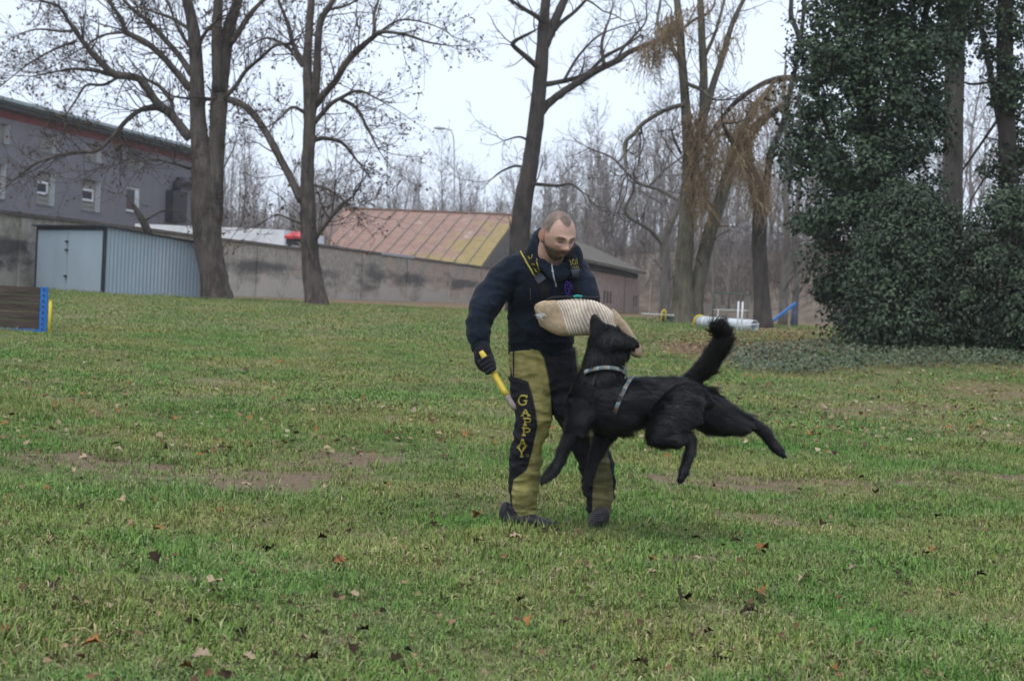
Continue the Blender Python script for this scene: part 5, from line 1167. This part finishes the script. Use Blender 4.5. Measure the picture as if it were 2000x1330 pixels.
def onman(name, S_, mat):
    if S_.n == 0: return
    m_ = S_.mesh(name); setco(m_, vco(m_) - MO); return link(name, m_, mat, manroot)
onman('zip', ribbon(jb, [(1077, 513), (1080, 530), (1084, 548), (1086, 560)], 1.2, .006), M['zip']); onman('zip_pull', ribbon(jb, [(1078, 530), (1082, 534)], 1.6, .010, n=4), M['zip'])
S = Soup()
for pth in ([(1104, 552), (1103, 562), (1105, 573)], [(1104, 553), (1109, 551), (1107, 558)], [(1105, 562), (1110, 563), (1109, 572), (1105, 573)], [(1112, 553), (1112, 574)], [(1116, 553), (1116, 573)], [(1119, 554), (1120, 574)], [(1112, 560), (1120, 558)], [(1105, 577), (1112, 574), (1120, 577)], [(1104, 549), (1112, 552), (1120, 549)]): ribbon(jb, pth, .75, .006, S=S)
onman('emblem', S, M['emblem'])
onman('pocket_zip', ribbon(jb, [(1036, 562), (1037, 585)], .8, .005), M['buckle'])

# trousers: pelvis and two padded legs
S = Soup()
limb(S, [(1058, 668, 7.49, 62, 44), (1060, 700, 7.5, 64, 46), (1064, 735, 7.49, 64, 44), (1070, 770, 7.48, 55, 40)], 20, 26)
limb(S, [(1030, 690, 7.49, 38, 40), (1036, 735, 7.47, 43, 42), (1041, 800, 7.43, 38, 38), (1041, 830, 7.41, 35, 35), (1031, 860, 7.42, 32, 33), (1027, 900, 7.45, 33, 34), (1022, 940, 7.47, 33, 34), (1023, 975, 7.48, 26, 30), (1025, 1003, 7.48, 24, 28), (1026, 1008, 7.48, 23, 27)], 50, 24)
limb(S, [(1096, 690, 7.5, 34, 40), (1102, 760, 7.48, 41, 40), (1134, 830, 7.45, 37, 37), (1157, 880, 7.49, 37, 37), (1167, 920, 7.52, 34, 35), (1170, 960, 7.54, 31, 33), (1170, 995, 7.55, 24, 28), (1170, 1002, 7.55, 23, 27)], 50, 24)
tr = remeshed(S, 'trousers', .0046, 6); wrinkle(tr, 1, [((4.5, 4.5, 11), .013), ((10, 10, 24), .0065), ((24, 24, 48), .002)], 11)
V = vco(tr); x, y, d = topx(V); N = vno(tr); facing = -(N @ FW)
OL = np.array([.285, .255, .092]); BK = np.array([.0125, .0125, .017]); C = np.tile(BK, (len(V), 1))
lb_ = np.interp(y, [670, 700, 735, 745, 775, 800, 830, 846, 880, 918, 937, 963, 975, 1010], [992, 996, 1001, 1032, 1041, 1046, 1050, 1047, 1040, 1029, 1003, 999, 1000, 1002])
rb_ = np.interp(y, [672, 685, 700, 735, 780, 815, 850, 1010], [1030, 1052, 1062, 1070, 1076, 1078, 1090, 1090])
sepx = np.interp(y, [670, 800, 850, 1010], [1085, 1082, 1095, 1100])
right = (x < sepx)
m1 = right & (x > lb_) & (x < rb_) & (facing > -.25)
m1 |= right & (x < np.interp(y, [670, 700, 736], [1002, 999, 996])) & (y < 736) & (facing > -.3)
l2 = np.interp(y, [690, 760, 830, 880, 930, 970, 1005], [1124, 1132, 1150, 1154, 1159, 1157, 1157]); r2 = np.interp(y, [690, 760, 830, 880, 930, 1005], [1140, 1150, 1172, 1186, 1196, 1200])
m2 = (~right) & (x > l2) & (x < r2) & (facing > -.25)
yn = np.array([noise.noise(Vector(p * 14)) for p in V]); dirt = ss(np.array([noise.noise(Vector(p * 5)) for p in V]), -.1, .45)
sm = lambda v: np.clip(v / 2.2 + .5, 0, 1); fr = facing > -.3
w1 = np.minimum(sm(x - lb_), sm(rb_ - x)) * right * fr; w1 = np.maximum(w1, sm(np.interp(y, [670, 700, 736], [1002, 999, 996]) - x) * (y < 736) * right * fr); w2 = np.minimum(sm(x - l2), sm(r2 - x)) * (~right) * fr
C = C * (1 - w1)[:, None] + (OL * (1 + .35 * yn[:, None])) * (1 - .25 * dirt)[:, None] * w1[:, None]
C = C * (1 - w2)[:, None] + (np.array([.19, .17, .075]) * (1 + .35 * yn[:, None])) * (1 - .35 * dirt)[:, None] * w2[:, None]
seamy = np.abs(x - np.interp(y, [680, 735], [1003, 1003])) < 1.6; C[seamy & (y < 738) & right] = BK
hemm = m1 & (np.abs(y - 994) < 1.0); C[hemm] *= .5
set_col(tr, C); tb = bvh_of(tr); trousers = plink('trousers', tr, M['trouser'])
# stacked lettering G A P P A Y on the black side panel
GLY = {'G': [[(.95, .25), (.8, .06), (.5, 0), (.2, .12), (.05, .45), (.1, .8), (.35, 1), (.65, 1), (.88, .88), (.88, .58)], [(.62, .58), (1.05, .58)], [(.95, 0), (.95, .3)]],
       'A': [[(.5, 0), (.12, 1)], [(.5, 0), (.88, 1)], [(.27, .65), (.73, .65)], [(-.05, 1), (.3, 1)], [(.7, 1), (1.05, 1)]],
       'P': [[(.22, 0), (.22, 1)], [(.0, 0), (.6, 0), (.88, .1), (.92, .28), (.85, .46), (.6, .54), (.25, .54)], [(0, 1), (.46, 1)]],
       'Y': [[(.12, 0), (.5, .52)], [(.88, 0), (.5, .52)], [(.5, .5), (.5, 1)], [(-.05, 0), (.3, 0)], [(.7, 0), (1.05, 0)], [(.3, 1), (.7, 1)]]}
for ch, cx, cy, w, h in (('G', 1021.5, 781.5, 17, 18), ('A', 1027, 805.5, 16, 12.5), ('P', 1030, 823.5, 15, 13), ('P', 1028, 843, 16, 15), ('A', 1021, 864, 16, 13), ('Y', 1019, 882.5, 16, 17)):
    L_ = Soup()
    for st in GLY[ch]: ribbon(tb, [(cx + (u - .5) * w, cy + (v - .5) * h) for u, v in st], 1.4, .0035, S=L_, n=max(4, len(st) * 4))
    if L_.n:
        m_ = L_.mesh('letter'); setco(m_, vco(m_) - MO); link('letter', m_, M['piping'], trousers)
M['piping_soft'] = plaincol('grey_mark', (.16, .14, .06))
L_ = Soup(); ribbon(tb, [(1030 + 2.4 * math.cos(a), 889 + 2.4 * math.sin(a)) for a in np.linspace(0, 6.3, 10)], .5, .0035, S=L_)
if L_.n:
    m_ = L_.mesh('registered_mark'); setco(m_, vco(m_) - MO); link('registered_mark', m_, M['piping_soft'], trousers)

# shoes
M['shoe'] = vcol('shoe_leather', .6, 50, .3, .3, .003)
S = Soup(); limb(S, [(989, 985, 7.50, 9, 14), (986, 1000, 7.50, 11, 18), (990, 1012, 7.50, 13, 20), (1010, 1014, 7.48, 15, 20), (1035, 1016, 7.44, 14, 19), (1060, 1022, 7.40, 10, 17), (1080, 1026, 7.37, 7, 14)], 30, 16); limb(S, [(1012, 990, 7.49, 20, 22), (1012, 1010, 7.49, 20, 22)])
sh = remeshed(S, 'shoe', .006, 3); set_col(sh, np.tile([.018, .018, .022], (len(sh.vertices), 1))); s1 = plink('shoe', sh, M['shoe'])
S = Soup(); limb(S, [(1170, 990, 7.56, 20, 22), (1169, 1005, 7.55, 20, 24), (1168, 1018, 7.50, 19, 34), (1167, 1024, 7.46, 17, 38)], 20, 18); sh = remeshed(S, 'shoe', .006, 3); set_col(sh, np.tile([.045, .042, .040], (len(sh.vertices), 1))); s2 = plink('shoe', sh, M['shoe'])
S = Soup()
for k in range(4): tube(S, [P(1156 + k, 1001 + 4.5 * k, 7.43 - .012 * k), P(1168, 1003 + 4.5 * k, 7.425 - .012 * k), P(1181 - k, 1001 + 4.5 * k, 7.43 - .012 * k)], .003, 5)
m_ = S.mesh('laces'); setco(m_, vco(m_) - MO); link('laces', m_, M['buckle'], s2)

# gloved right hand closed round the stick
ST0, ST1 = P(944, 694, 7.20), P(1006, 800, 7.10); sdir = unit(ST1 - ST0)
S = Soup(); limb(S, [(940, 676, 7.25, 17, 16), (943, 690, 7.235, 18, 17), (946, 702, 7.23, 20, 14), (950, 716, 7.225, 17, 12)], 20, 16)
gc = ST0 + sdir * .045
side_ = unit(np.cross(sdir, FW)); 
for k in range(4):      # four fingers wrap the shaft, unequal lengths, bent at the knuckles
    c = ST0 + sdir * (.020 + .0215 * k); r_ = .0265; Ln = [3.7, 4.2, 4.0, 3.3][k]; an = np.linspace(-.9, -.9 + Ln, 9)
    pts = [c + r_ * (math.cos(a) * (-side_) + math.sin(a) * (-FW)) for a in an]
    pts = [P(936 + 3.2 * k, 700 + 7 * k, 7.235)] + pts
    tube(S, catmull(pts, 18), np.linspace(.0115, .0088, 18), 10)
tp = [P(952, 694, 7.22), P(961, 703, 7.185), ST0 + sdir * .055 + side_ * .022 - FW * .012, ST0 + sdir * .082 + side_ * .016 - FW * .02]; tube(S, catmull(tp, 14), np.linspace(.0135, .0095, 14), 10)
gl = remeshed(S, 'glove', .0038, 2); set_col(gl, np.tile([.013, .014, .018], (len(gl.vertices), 1))); plink('glove', gl, M['cloth'])
S = Soup(); tube(S, [P(937, 672, 7.26), P(940, 684, 7.25)], [.048, .045], 16); cf = remeshed(S, 'cuff', .006, 3); set_col(cf, np.tile(NAVY * .8, (len(cf.vertices), 1))); plink('cuff', cf, M['cloth'])

# ------------------------------------------------------------------ padded stick
M['stick_y'] = plaincol('yellow_sleeve', (.58, .42, .055), .5); M['stick_g'] = plaincol('worn_grey_tip', (.22, .185, .165), .8)
r_ = empty('padded_stick', ST1); o_ = np.array(ST1); tag(r_, 'yellow padded stick with grey tip in the man\'s gloved hand', 'stick')
S = Soup(); a_, b_ = ST0 - sdir * .02, ST0 + (ST1 - ST0) * .74; tube(S, np.linspace(a_, b_, 10) - o_, .0145, 14, wob=.02); link('sleeve', S.mesh('sleeve'), M['stick_y'], r_)
S = Soup(); tube(S, np.linspace(b_, ST1, 6) - o_, [.0130, .0138, .0135, .0138, .0132, .010], 14, wob=.03); link('tip', S.mesh('tip'), M['stick_g'], r_)

# ------------------------------------------------------------------ bite sleeve
SD = 7.15
r_ = empty('bite_sleeve', P(1150, 622, SD)); BO = np.array(r_.location); tag(r_, 'ribbed cream jute bite sleeve on the man\'s left arm', 'bite sleeve')
def skewtube(spec, n, sides, rib=0.0, ribs=0, cols=None, skew=.38):
    c = catmull(np.array(spec, float), n); V = []; C = []
    for i, (x, y, w, tk, dd) in enumerate(c):
        f = i / (n - 1); s = math.sin(2 * math.pi * ribs * f) if ribs else 0
        for k in range(sides):
            a = 2 * math.pi * k / sides; sq = 1 / (abs(math.cos(a)) ** 4.0 + abs(math.sin(a)) ** 4.0) ** (1 / 4.0)
            ww = (w + rib * s) * sq; tt = (tk + rib * s) * sq; yy = ww * math.sin(a); V.append(P(x + skew * yy, y + yy, SD + dd + tt * math.cos(a) * SD / FPX * -1))
            if cols is not None:
                m = .5 + .5 * s; C.append(np.array(cols[0]) * m + np.array(cols[1]) * (1 - m))
    S = Soup(); i = np.arange(n - 1)[:, None] * sides; j = np.arange(sides)[None]; k = (j + 1) % sides
    q = np.stack([i + j, i + sides + j, i + sides + k, i + k], -1).reshape(-1, 4)
    V = np.array(V); V = np.vstack([V, V[:sides].mean(0), V[-sides:].mean(0)]); m = n * sides; jj = np.arange(sides); kk = (jj + 1) % sides
    tt = np.vstack([np.stack([np.full(sides, m), jj, kk], 1), np.stack([np.full(sides, m + 1), (n - 1) * sides + kk, (n - 1) * sides + jj], 1)])
    C = np.array(C + [C[0], C[-1]]) if cols is not None else None
    V = V + np.array([[noise.noise(Vector(p * 9)), noise.noise(Vector(p * 9 + np.array([3., 1, 7]))), noise.noise(Vector(p * 9 + np.array([8., 4, 2])))] for p in V]) * .011
    S.add(V - BO, q, tt, C); return S
M['jute'] = vcol('jute_weave', .95, 22, .42, .6, .004, spec=.1); M['jute_tan'] = noisy('tan_jute', (.30, .215, .135), (.43, .33, .225), 60, .95, .6, .004, coord='World', spec=.1)
link('ribbed_cover', skewtube([(1098, 620, 34.5, 28, .01), (1120, 621, 35.5, 29, 0), (1150, 621, 35.5, 29, 0), (1175, 623, 35, 29, 0), (1196, 631, 32.5, 28, .01), (1208, 640, 29.5, 27, .02)], 240, 40, .5, 19, ((.66, .58, .49), (.41, .325, .25))).mesh('cover'), M['jute'], r_)
link('end_flap', skewtube([(1050, 621, 19, 11, .02), (1056, 618, 25, 19, .015), (1074, 618, 33, 26, .01), (1092, 619, 35.2, 28.4, .01), (1101, 620, 35.2, 28.6, .01)], 36, 40).mesh('flap'), M['jute_tan'], r_)
link('elbow_cup', skewtube([(1200, 634, 31, 27.5, .012), (1212, 643, 30, 27, .02), (1224, 658, 30, 26, .02), (1235, 671, 27, 24, .02), (1246, 680, 18, 19, .03), (1251, 683, 8, 8, .035)], 36, 40, skew=.12).mesh('cup'), M['jute_tan'], r_)
S = Soup()
tube(S, catmull([P(1053, 604, SD + .02), P(1062, 592, SD - .01), P(1077, 582.5, SD - .03), P(1105, 580.5, SD - .03), P(1140, 581, SD - .03), P(1168, 582.5, SD - .03)], 30) - BO, .0065, 8); link('edge_binding', S.mesh('binding'), M['strap'], r_)
S = Soup(); tube(S, catmull([P(1120, 580, SD - .035), P(1128, 578.5, SD - .035), P(1137, 580, SD - .035)], 8) - BO, .007, 8); link('loop', S.mesh('loop'), M['teal'], r_)
S = Soup(); rg = np.random.default_rng(4)
for k in range(26):
    p0 = P(1058 + rg.normal(0, 4), 618 + rg.normal(0, 3), SD - .05); dr = camv(-1 + rg.normal(0, .5), rg.normal(.2, .6), rg.uniform(0, .6)); tube(S, [p0 - BO, p0 + unit(dr) * rg.uniform(.01, .03) - BO], [.0014, .0006], 3, cap=False)
link('frayed_threads', S.mesh('threads'), M['reveal'], r_)

# ------------------------------------------------------------------ the dog
DD = 7.02
S = Soup()
limb(S, [(1128, 798, DD + .04, 34, 26), (1146, 790, DD + .04, 52, 36), (1172, 786, DD + .05, 60, 41), (1210, 788, DD + .06, 50, 39), (1255, 781, DD + .08, 42, 36), (1305, 774, DD + .11, 36, 31), (1340, 778, DD + .13, 37, 31), (1364, 788, DD + .15, 26, 24)], 46, 26)
limb(S, [(1164, 790, DD + .05, 46, 36), (1170, 756, DD + .05, 48, 36), (1177, 726, DD + .04, 41, 33), (1180, 700, DD + .03, 38, 30), (1183, 676, DD + .02, 34, 28), (1186, 660, DD + .01, 28, 25)], 34, 24)
limb(S, [(1164, 668, DD + .02, 22, 22), (1182, 664, DD + .0, 31, 27), (1200, 664, DD - .02, 25, 23), (1216, 667, DD - .035, 16.5, 17), (1230, 670, DD - .04, 13.5, 14), (1240, 673, DD - .04, 10, 11)], 28, 18)     # skull and muzzle
limb(S, [(1196, 684, DD + .0, 16, 17), (1212, 690, DD - .01, 11, 13), (1227, 689, DD - .01, 7, 9)], 14, 14)        # lower jaw under the sleeve
limb(S, [(1178, 664, DD - .03, 19, 10), (1171, 648, DD - .04, 17, 8), (1164, 632, DD - .05, 13, 7), (1160, 617, DD - .055, 6, 5)], 18, 14)   # ear
limb(S, [(1200, 656, DD + .07, 11, 6), (1203, 644, DD + .08, 9, 5), (1204, 634, DD + .085, 3, 3)], 12, 12)
limb(S, [(1328, 764, DD + .13, 25, 20), (1350, 742, DD + .13, 17, 15), (1378, 715, DD + .12, 16, 15), (1400, 687, DD + .11, 16, 15), (1409, 664, DD + .10, 13, 12), (1402, 648, DD + .09, 12, 11), (1391, 637, DD + .08, 7, 7)], 36, 18)   # tail
limb(S, [(1345, 778, DD + .05, 36, 20), (1318, 806, DD + .02, 42, 24), (1292, 836, DD - .015, 32, 22), (1275, 852, DD - .05, 21, 17)], 22, 18)      # near thigh
limb(S, [(1272, 853, DD - .05, 16, 14), (1296, 860, DD - .04, 15, 13), (1322, 858, DD - .03, 13, 11), (1346, 853, DD - .02, 10.5, 9)], 20, 14)
limb(S, [(1346, 850, DD - .02, 10, 9), (1350, 866, DD - .02, 10.5, 8.5), (1346, 888, DD - .03, 9.5, 8), (1339, 906, DD - .035, 9, 8), (1335, 920, DD - .04, 9.5, 9), (1331, 931, DD - .045, 7, 7)], 24, 14)
limb(S, [(1350, 785, DD + .17, 38, 24), (1385, 807, DD + .19, 37, 24), (1415, 822, DD + .20, 30, 21), (1446, 828, DD + .21, 20, 15), (1472, 829, DD + .21, 12.5, 11)], 26, 16)   # far thigh stretched back
limb(S, [(1470, 828, DD + .21, 12, 10), (1487, 839, DD + .21, 11.5, 9), (1501, 856, DD + .20, 10.5, 8), (1513, 871, DD + .20, 10, 8.5), (1524, 884, DD + .19, 7, 7)], 22, 14)
limb(S, [(1140, 792, DD + .0, 34, 20), (1124, 828, DD - .03, 20, 16), (1112, 854, DD - .03, 14.5, 12.5), (1100, 880, DD - .02, 11, 10), (1090, 902, DD - .02, 10, 9), (1078, 921, DD - .03, 11, 11), (1064, 933, DD - .05, 7, 8)], 30, 16)     # near foreleg
limb(S, [(1190, 820, DD + .12, 34, 18), (1180, 850, DD + .12, 21, 15), (1168, 876, DD + .12, 14.5, 12), (1158, 904, DD + .12, 11, 10), (1151, 928, DD + .11, 10.5, 10), (1145, 943, DD + .10, 8, 9)], 28, 16)
for (px_, py_, dd_, ux, uy) in ((1064, 934, -.05, -1, -.35), (1331, 931, -.045, -.3, -1), (1524, 885, .19, .8, -.7), (1145, 944, .10, -.4, -1)):
    for k in range(4):      # toes
        u = (k - 1.5) * 4.2; c_ = P(px_ - uy * u * .55 + ux * 2.5, py_ + ux * u * .55 - uy * 2.5, DD + dd_ - .012 + .008 * abs(k - 1.5)); ax_ = np.stack([unit(RT * ux + UP * uy), unit(np.cross(FW, RT * ux + UP * uy)), FW]); ellipsoid(S, c_, ax_, (.016, .0085, .011), 12, 10)
dm = remeshed(S, 'body', .0056, 4); V = vco(dm); N = vno(dm)
hn = np.array([noise.noise(Vector(p * 11)) for p in V]); setco(dm, V + N * (.004 * hn)[:, None]); V = vco(dm); N = vno(dm); x, y, d = topx(V)
C = np.tile([.0050, .0053, .0062], (len(V), 1)) * (1 + .5 * hn[:, None]); paw = ((x > 1505) & (y > 862)) | ((y > 915) & (x > 1320) & (x < 1345)); C[paw] = C[paw] * .6 + np.array([.030, .022, .018]) * .7
tailm = (x > 1370) & (y < 720); C[tailm] = np.array([.014, .0125, .0125])
set_col(dm, C); M['fur'] = vcol('black_coat', .48, 70, .4, .5, .004, spec=.28)
dogroot = empty('dog', (P(1250, 800, DD)[0], P(1250, 800, DD)[1], 0)); DO = np.array(dogroot.location); tag(dogroot, 'black long-coated shepherd dog leaping and biting the sleeve', 'dog')
db = bvh_of(dm)
# coat: short hairs lying back over the body, longer on tail, belly and thighs
rg = np.random.default_rng(91); F_ = np.empty(len(dm.polygons), np.int32)
cent = np.array([p.center for p in dm.polygons]); nrm = np.array([p.normal for p in dm.polygons]); cx, cy, cdp = topx(cent)
pick = rg.integers(len(cent), size=90000); c = cent[pick]; n = nrm[pick]; hx, hy = cx[pick], cy[pick]
flow = np.tile(RT * 1.0 - UP * .45, (len(c), 1)); tl = (hx > 1345) & (hy < 745); flow[tl] = RT * .5 + UP * .4
lg = (hy > 845) & ((hx < 1240) | ((hx > 1320) & (hx < 1370))); flow[lg] = -UP; neck = (hy < 745) & (hx < 1240); flow[neck] = -UP * 1.0 + RT * .25
flow = flow - n * (flow * n).sum(1)[:, None]; flow /= np.maximum(np.linalg.norm(flow, axis=1), .05)[:, None]
ln = np.full(len(c), .024); ln[tl] = .028; ln[tl & (hy < 660)] = .020; ln[(hy > 800) & (hx > 1170) & (hx < 1262)] = .046; ln[(hx > 1370) & (hx < 1455) & (hy < 830)] = .042; ln[lg] = .016; ln[(hy < 690) & (hx < 1250)] = .013; ln[neck & (hy > 690)] = .024; ln[(hx > 1455)] = .013
cl_ = np.array([noise.noise(Vector(p * 22)) for p in c]); ln *= rg.uniform(.6, 1.45, len(c)) * (1.1 + .7 * cl_); lift = rg.uniform(.12, .5, len(c)) + .35 * np.clip(cl_, 0, 1)
flow = flow + np.cross(flow, n) * (.55 * np.array([noise.noise(Vector(p * 15 + np.array([5., 0, 0]))) for p in c]))[:, None]; flow /= np.linalg.norm(flow, axis=1)[:, None]
tip = c + flow * ln[:, None] + n * (lift * ln)[:, None] + rg.normal(0, .0022, c.shape); sdv = np.cross(flow, n) * .0014; mid = c + flow * (ln * .5)[:, None] + n * (lift * ln * .62)[:, None]
S = Soup(); k = len(c); HV = np.stack([c - sdv, c + sdv, mid + sdv * .8, mid - sdv * .8, tip], 1).reshape(-1, 3); b5 = np.arange(k) * 5
hc = np.tile([.0066, .0071, .0084], (k, 1)) * rg.uniform(.3, 1.5, (k, 1)) * np.where(rg.uniform(size=(k, 1)) < .12, 2.6, 1); hc[tl] = np.array([.0135, .0115, .0112]) * rg.uniform(.6, 1.5, (tl.sum(), 1))
S.add(HV - DO, np.stack([b5, b5 + 1, b5 + 2, b5 + 3], 1), np.stack([b5 + 3, b5 + 2, b5 + 4], 1), np.repeat(hc, 5, 0))
setco(dm, vco(dm) - DO); link('body', dm, M['fur'], dogroot)
tag(link('coat', S.mesh('coat'), M['fur'], dogroot), kind='stuff')
# claws and pads on the hind paw
S = Soup()
for kx, ky, dd_ in ((1521, 884, .175), (1526, 886, .18), (1528, 882, .19)): tube(S, [P(kx, ky, DD + dd_) - DO, P(kx + 4, ky + 5, DD + dd_) - DO], [.004, .001], 5)
link('claws', S.mesh('claws'), M['shed_frame'], dogroot)
# harness: woven straps in teal, orange and brown
def loop(b, p1, p2, p3, half, n=80, off=.006, reach=.5):
    p1, p2, p3 = map(np.array, (p1, p2, p3)); cen = (p1 + p3) / 2; nr = unit(np.cross(p2 - p1, p3 - p1)); e1 = unit(p1 - cen); e2 = np.cross(nr, e1); rows = []
    for a in np.linspace(0, 2 * np.pi, n, endpoint=False):
        dr = e1 * math.cos(a) + e2 * math.sin(a); hit = b.ray_cast(Vector(cen + dr * reach), Vector(-dr))
        q_ = np.array(hit[0]) + dr * off if hit[0] is not None else cen + dr * .1; l_ = np.linalg.norm(q_ - cen); rows.append(q_ if l_ < .15 else cen + (q_ - cen) * .12 / l_)
    R = np.array(rows)
    for _ in range(3): R = (np.roll(R, 1, 0) + 2 * R + np.roll(R, -1, 0)) / 4 + 0
    return R, nr
STC = np.array([(.085, .165, .20), (.10, .17, .20), (.27, .175, .085), (.19, .235, .245), (.30, .28, .235)])
M['webbing'] = vcol('woven_webbing', .8, 200, .3, .3, .002)
def strapmesh(R, nr, half, brown=None):
    S = Soup(); n = len(R); cen = R.mean(0); out = R - cen; out -= nr * (out @ nr)[:, None]; out /= np.linalg.norm(out, axis=1)[:, None]; K = 3; m = n * K
    R2 = np.array([R[i // K] * (1 - (i % K) / K) + R[(i // K + 1) % n] * ((i % K) / K) for i in range(m)]); O2 = np.repeat(out, K, 0)
    V = np.concatenate([R2 - nr * half, R2 + nr * half, R2 + nr * half + O2 * .003, R2 - nr * half + O2 * .003]); j = np.arange(m); k = (j + 1) % m
    q = np.vstack([np.stack([j + m * i, k + m * i, k + m * ((i + 1) % 4), j + m * ((i + 1) % 4)], 1) for i in range(4)])
    ci = STC[(np.arange(m) // 3) % len(STC)].copy()
    if brown is not None:
        _, yy, _ = topx(R2); ci[yy > brown] = (.16, .085, .055)
    S.add(V - DO, q, None, np.tile(ci, (4, 1))); return S.mesh('strap')
R, nr = loop(db, P(1141, 742, DD + .06), P(1184, 711, DD - .085), P(1238, 739, DD + .06), .0095, off=.015); link('neck_strap', strapmesh(R, nr, .0095), M['webbing'], dogroot)
R, nr = loop(db, P(1234, 738, DD + .05), P(1203, 790, DD - .09), P(1194, 846, DD + .05), .0095, off=.012); link('girth_strap', strapmesh(R, nr, .0095, 795), M['webbing'], dogroot)
S = Soup()
for px, py in ((1212, 719), (1226, 730)):
    q = onto(db, px, py, .012)
    if q is not None: tube(S, [q - DO + .012 * (RT * math.cos(a) * 1.0 + UP * math.sin(a) * .75) for a in np.linspace(0, 2 * math.pi, 13)], .0028, 6, cap=False)
link('buckle', S.mesh('buckle'), M['zip'], dogroot)
q0, q1 = onto(db, 1218, 722, .01), onto(db, 1238, 737, .01)
if q0 is not None and q1 is not None:
    S = Soup(); tube(S, np.array([q0, (q0 + q1) / 2 - FW * .004, q1]) - DO, .0075, 8); link('buckle', S.mesh('buckle'), M['zip'], dogroot)
S = Soup()
for px, py in ((1274, 812), (1273, 861), (1325, 862), (1372, 824), (1321, 796)):
    q = onto(db, px, py, .012)
    if q is not None: ellipsoid(S, q - DO, np.eye(3), (.0028, .002, .002), 8, 6)
if S.n: link('mud_flecks', S.mesh('flecks'), M['stick_g'], dogroot)

# ------------------------------------------------------------------ light winter haze
S = Soup(); box(S, -730, 730, -80, 1060, -6, 34); hz = link('haze', S.mesh('haze', False))
hm = bpy.data.materials.new('haze'); hm.use_nodes = True; hn_ = hm.node_tree; hn_.nodes.clear(); ho = hn_.nodes.new('ShaderNodeOutputMaterial'); pv = hn_.nodes.new('ShaderNodeVolumePrincipled')
pv.inputs['Density'].default_value = .0005; pv.inputs['Color'].default_value = (.97, .98, 1.0, 1); hn_.links.new(pv.outputs[0], ho.inputs['Volume'])
hz.data.materials.append(hm); tag(hz, 'thin pale winter haze filling the air', 'haze', kind='stuff')
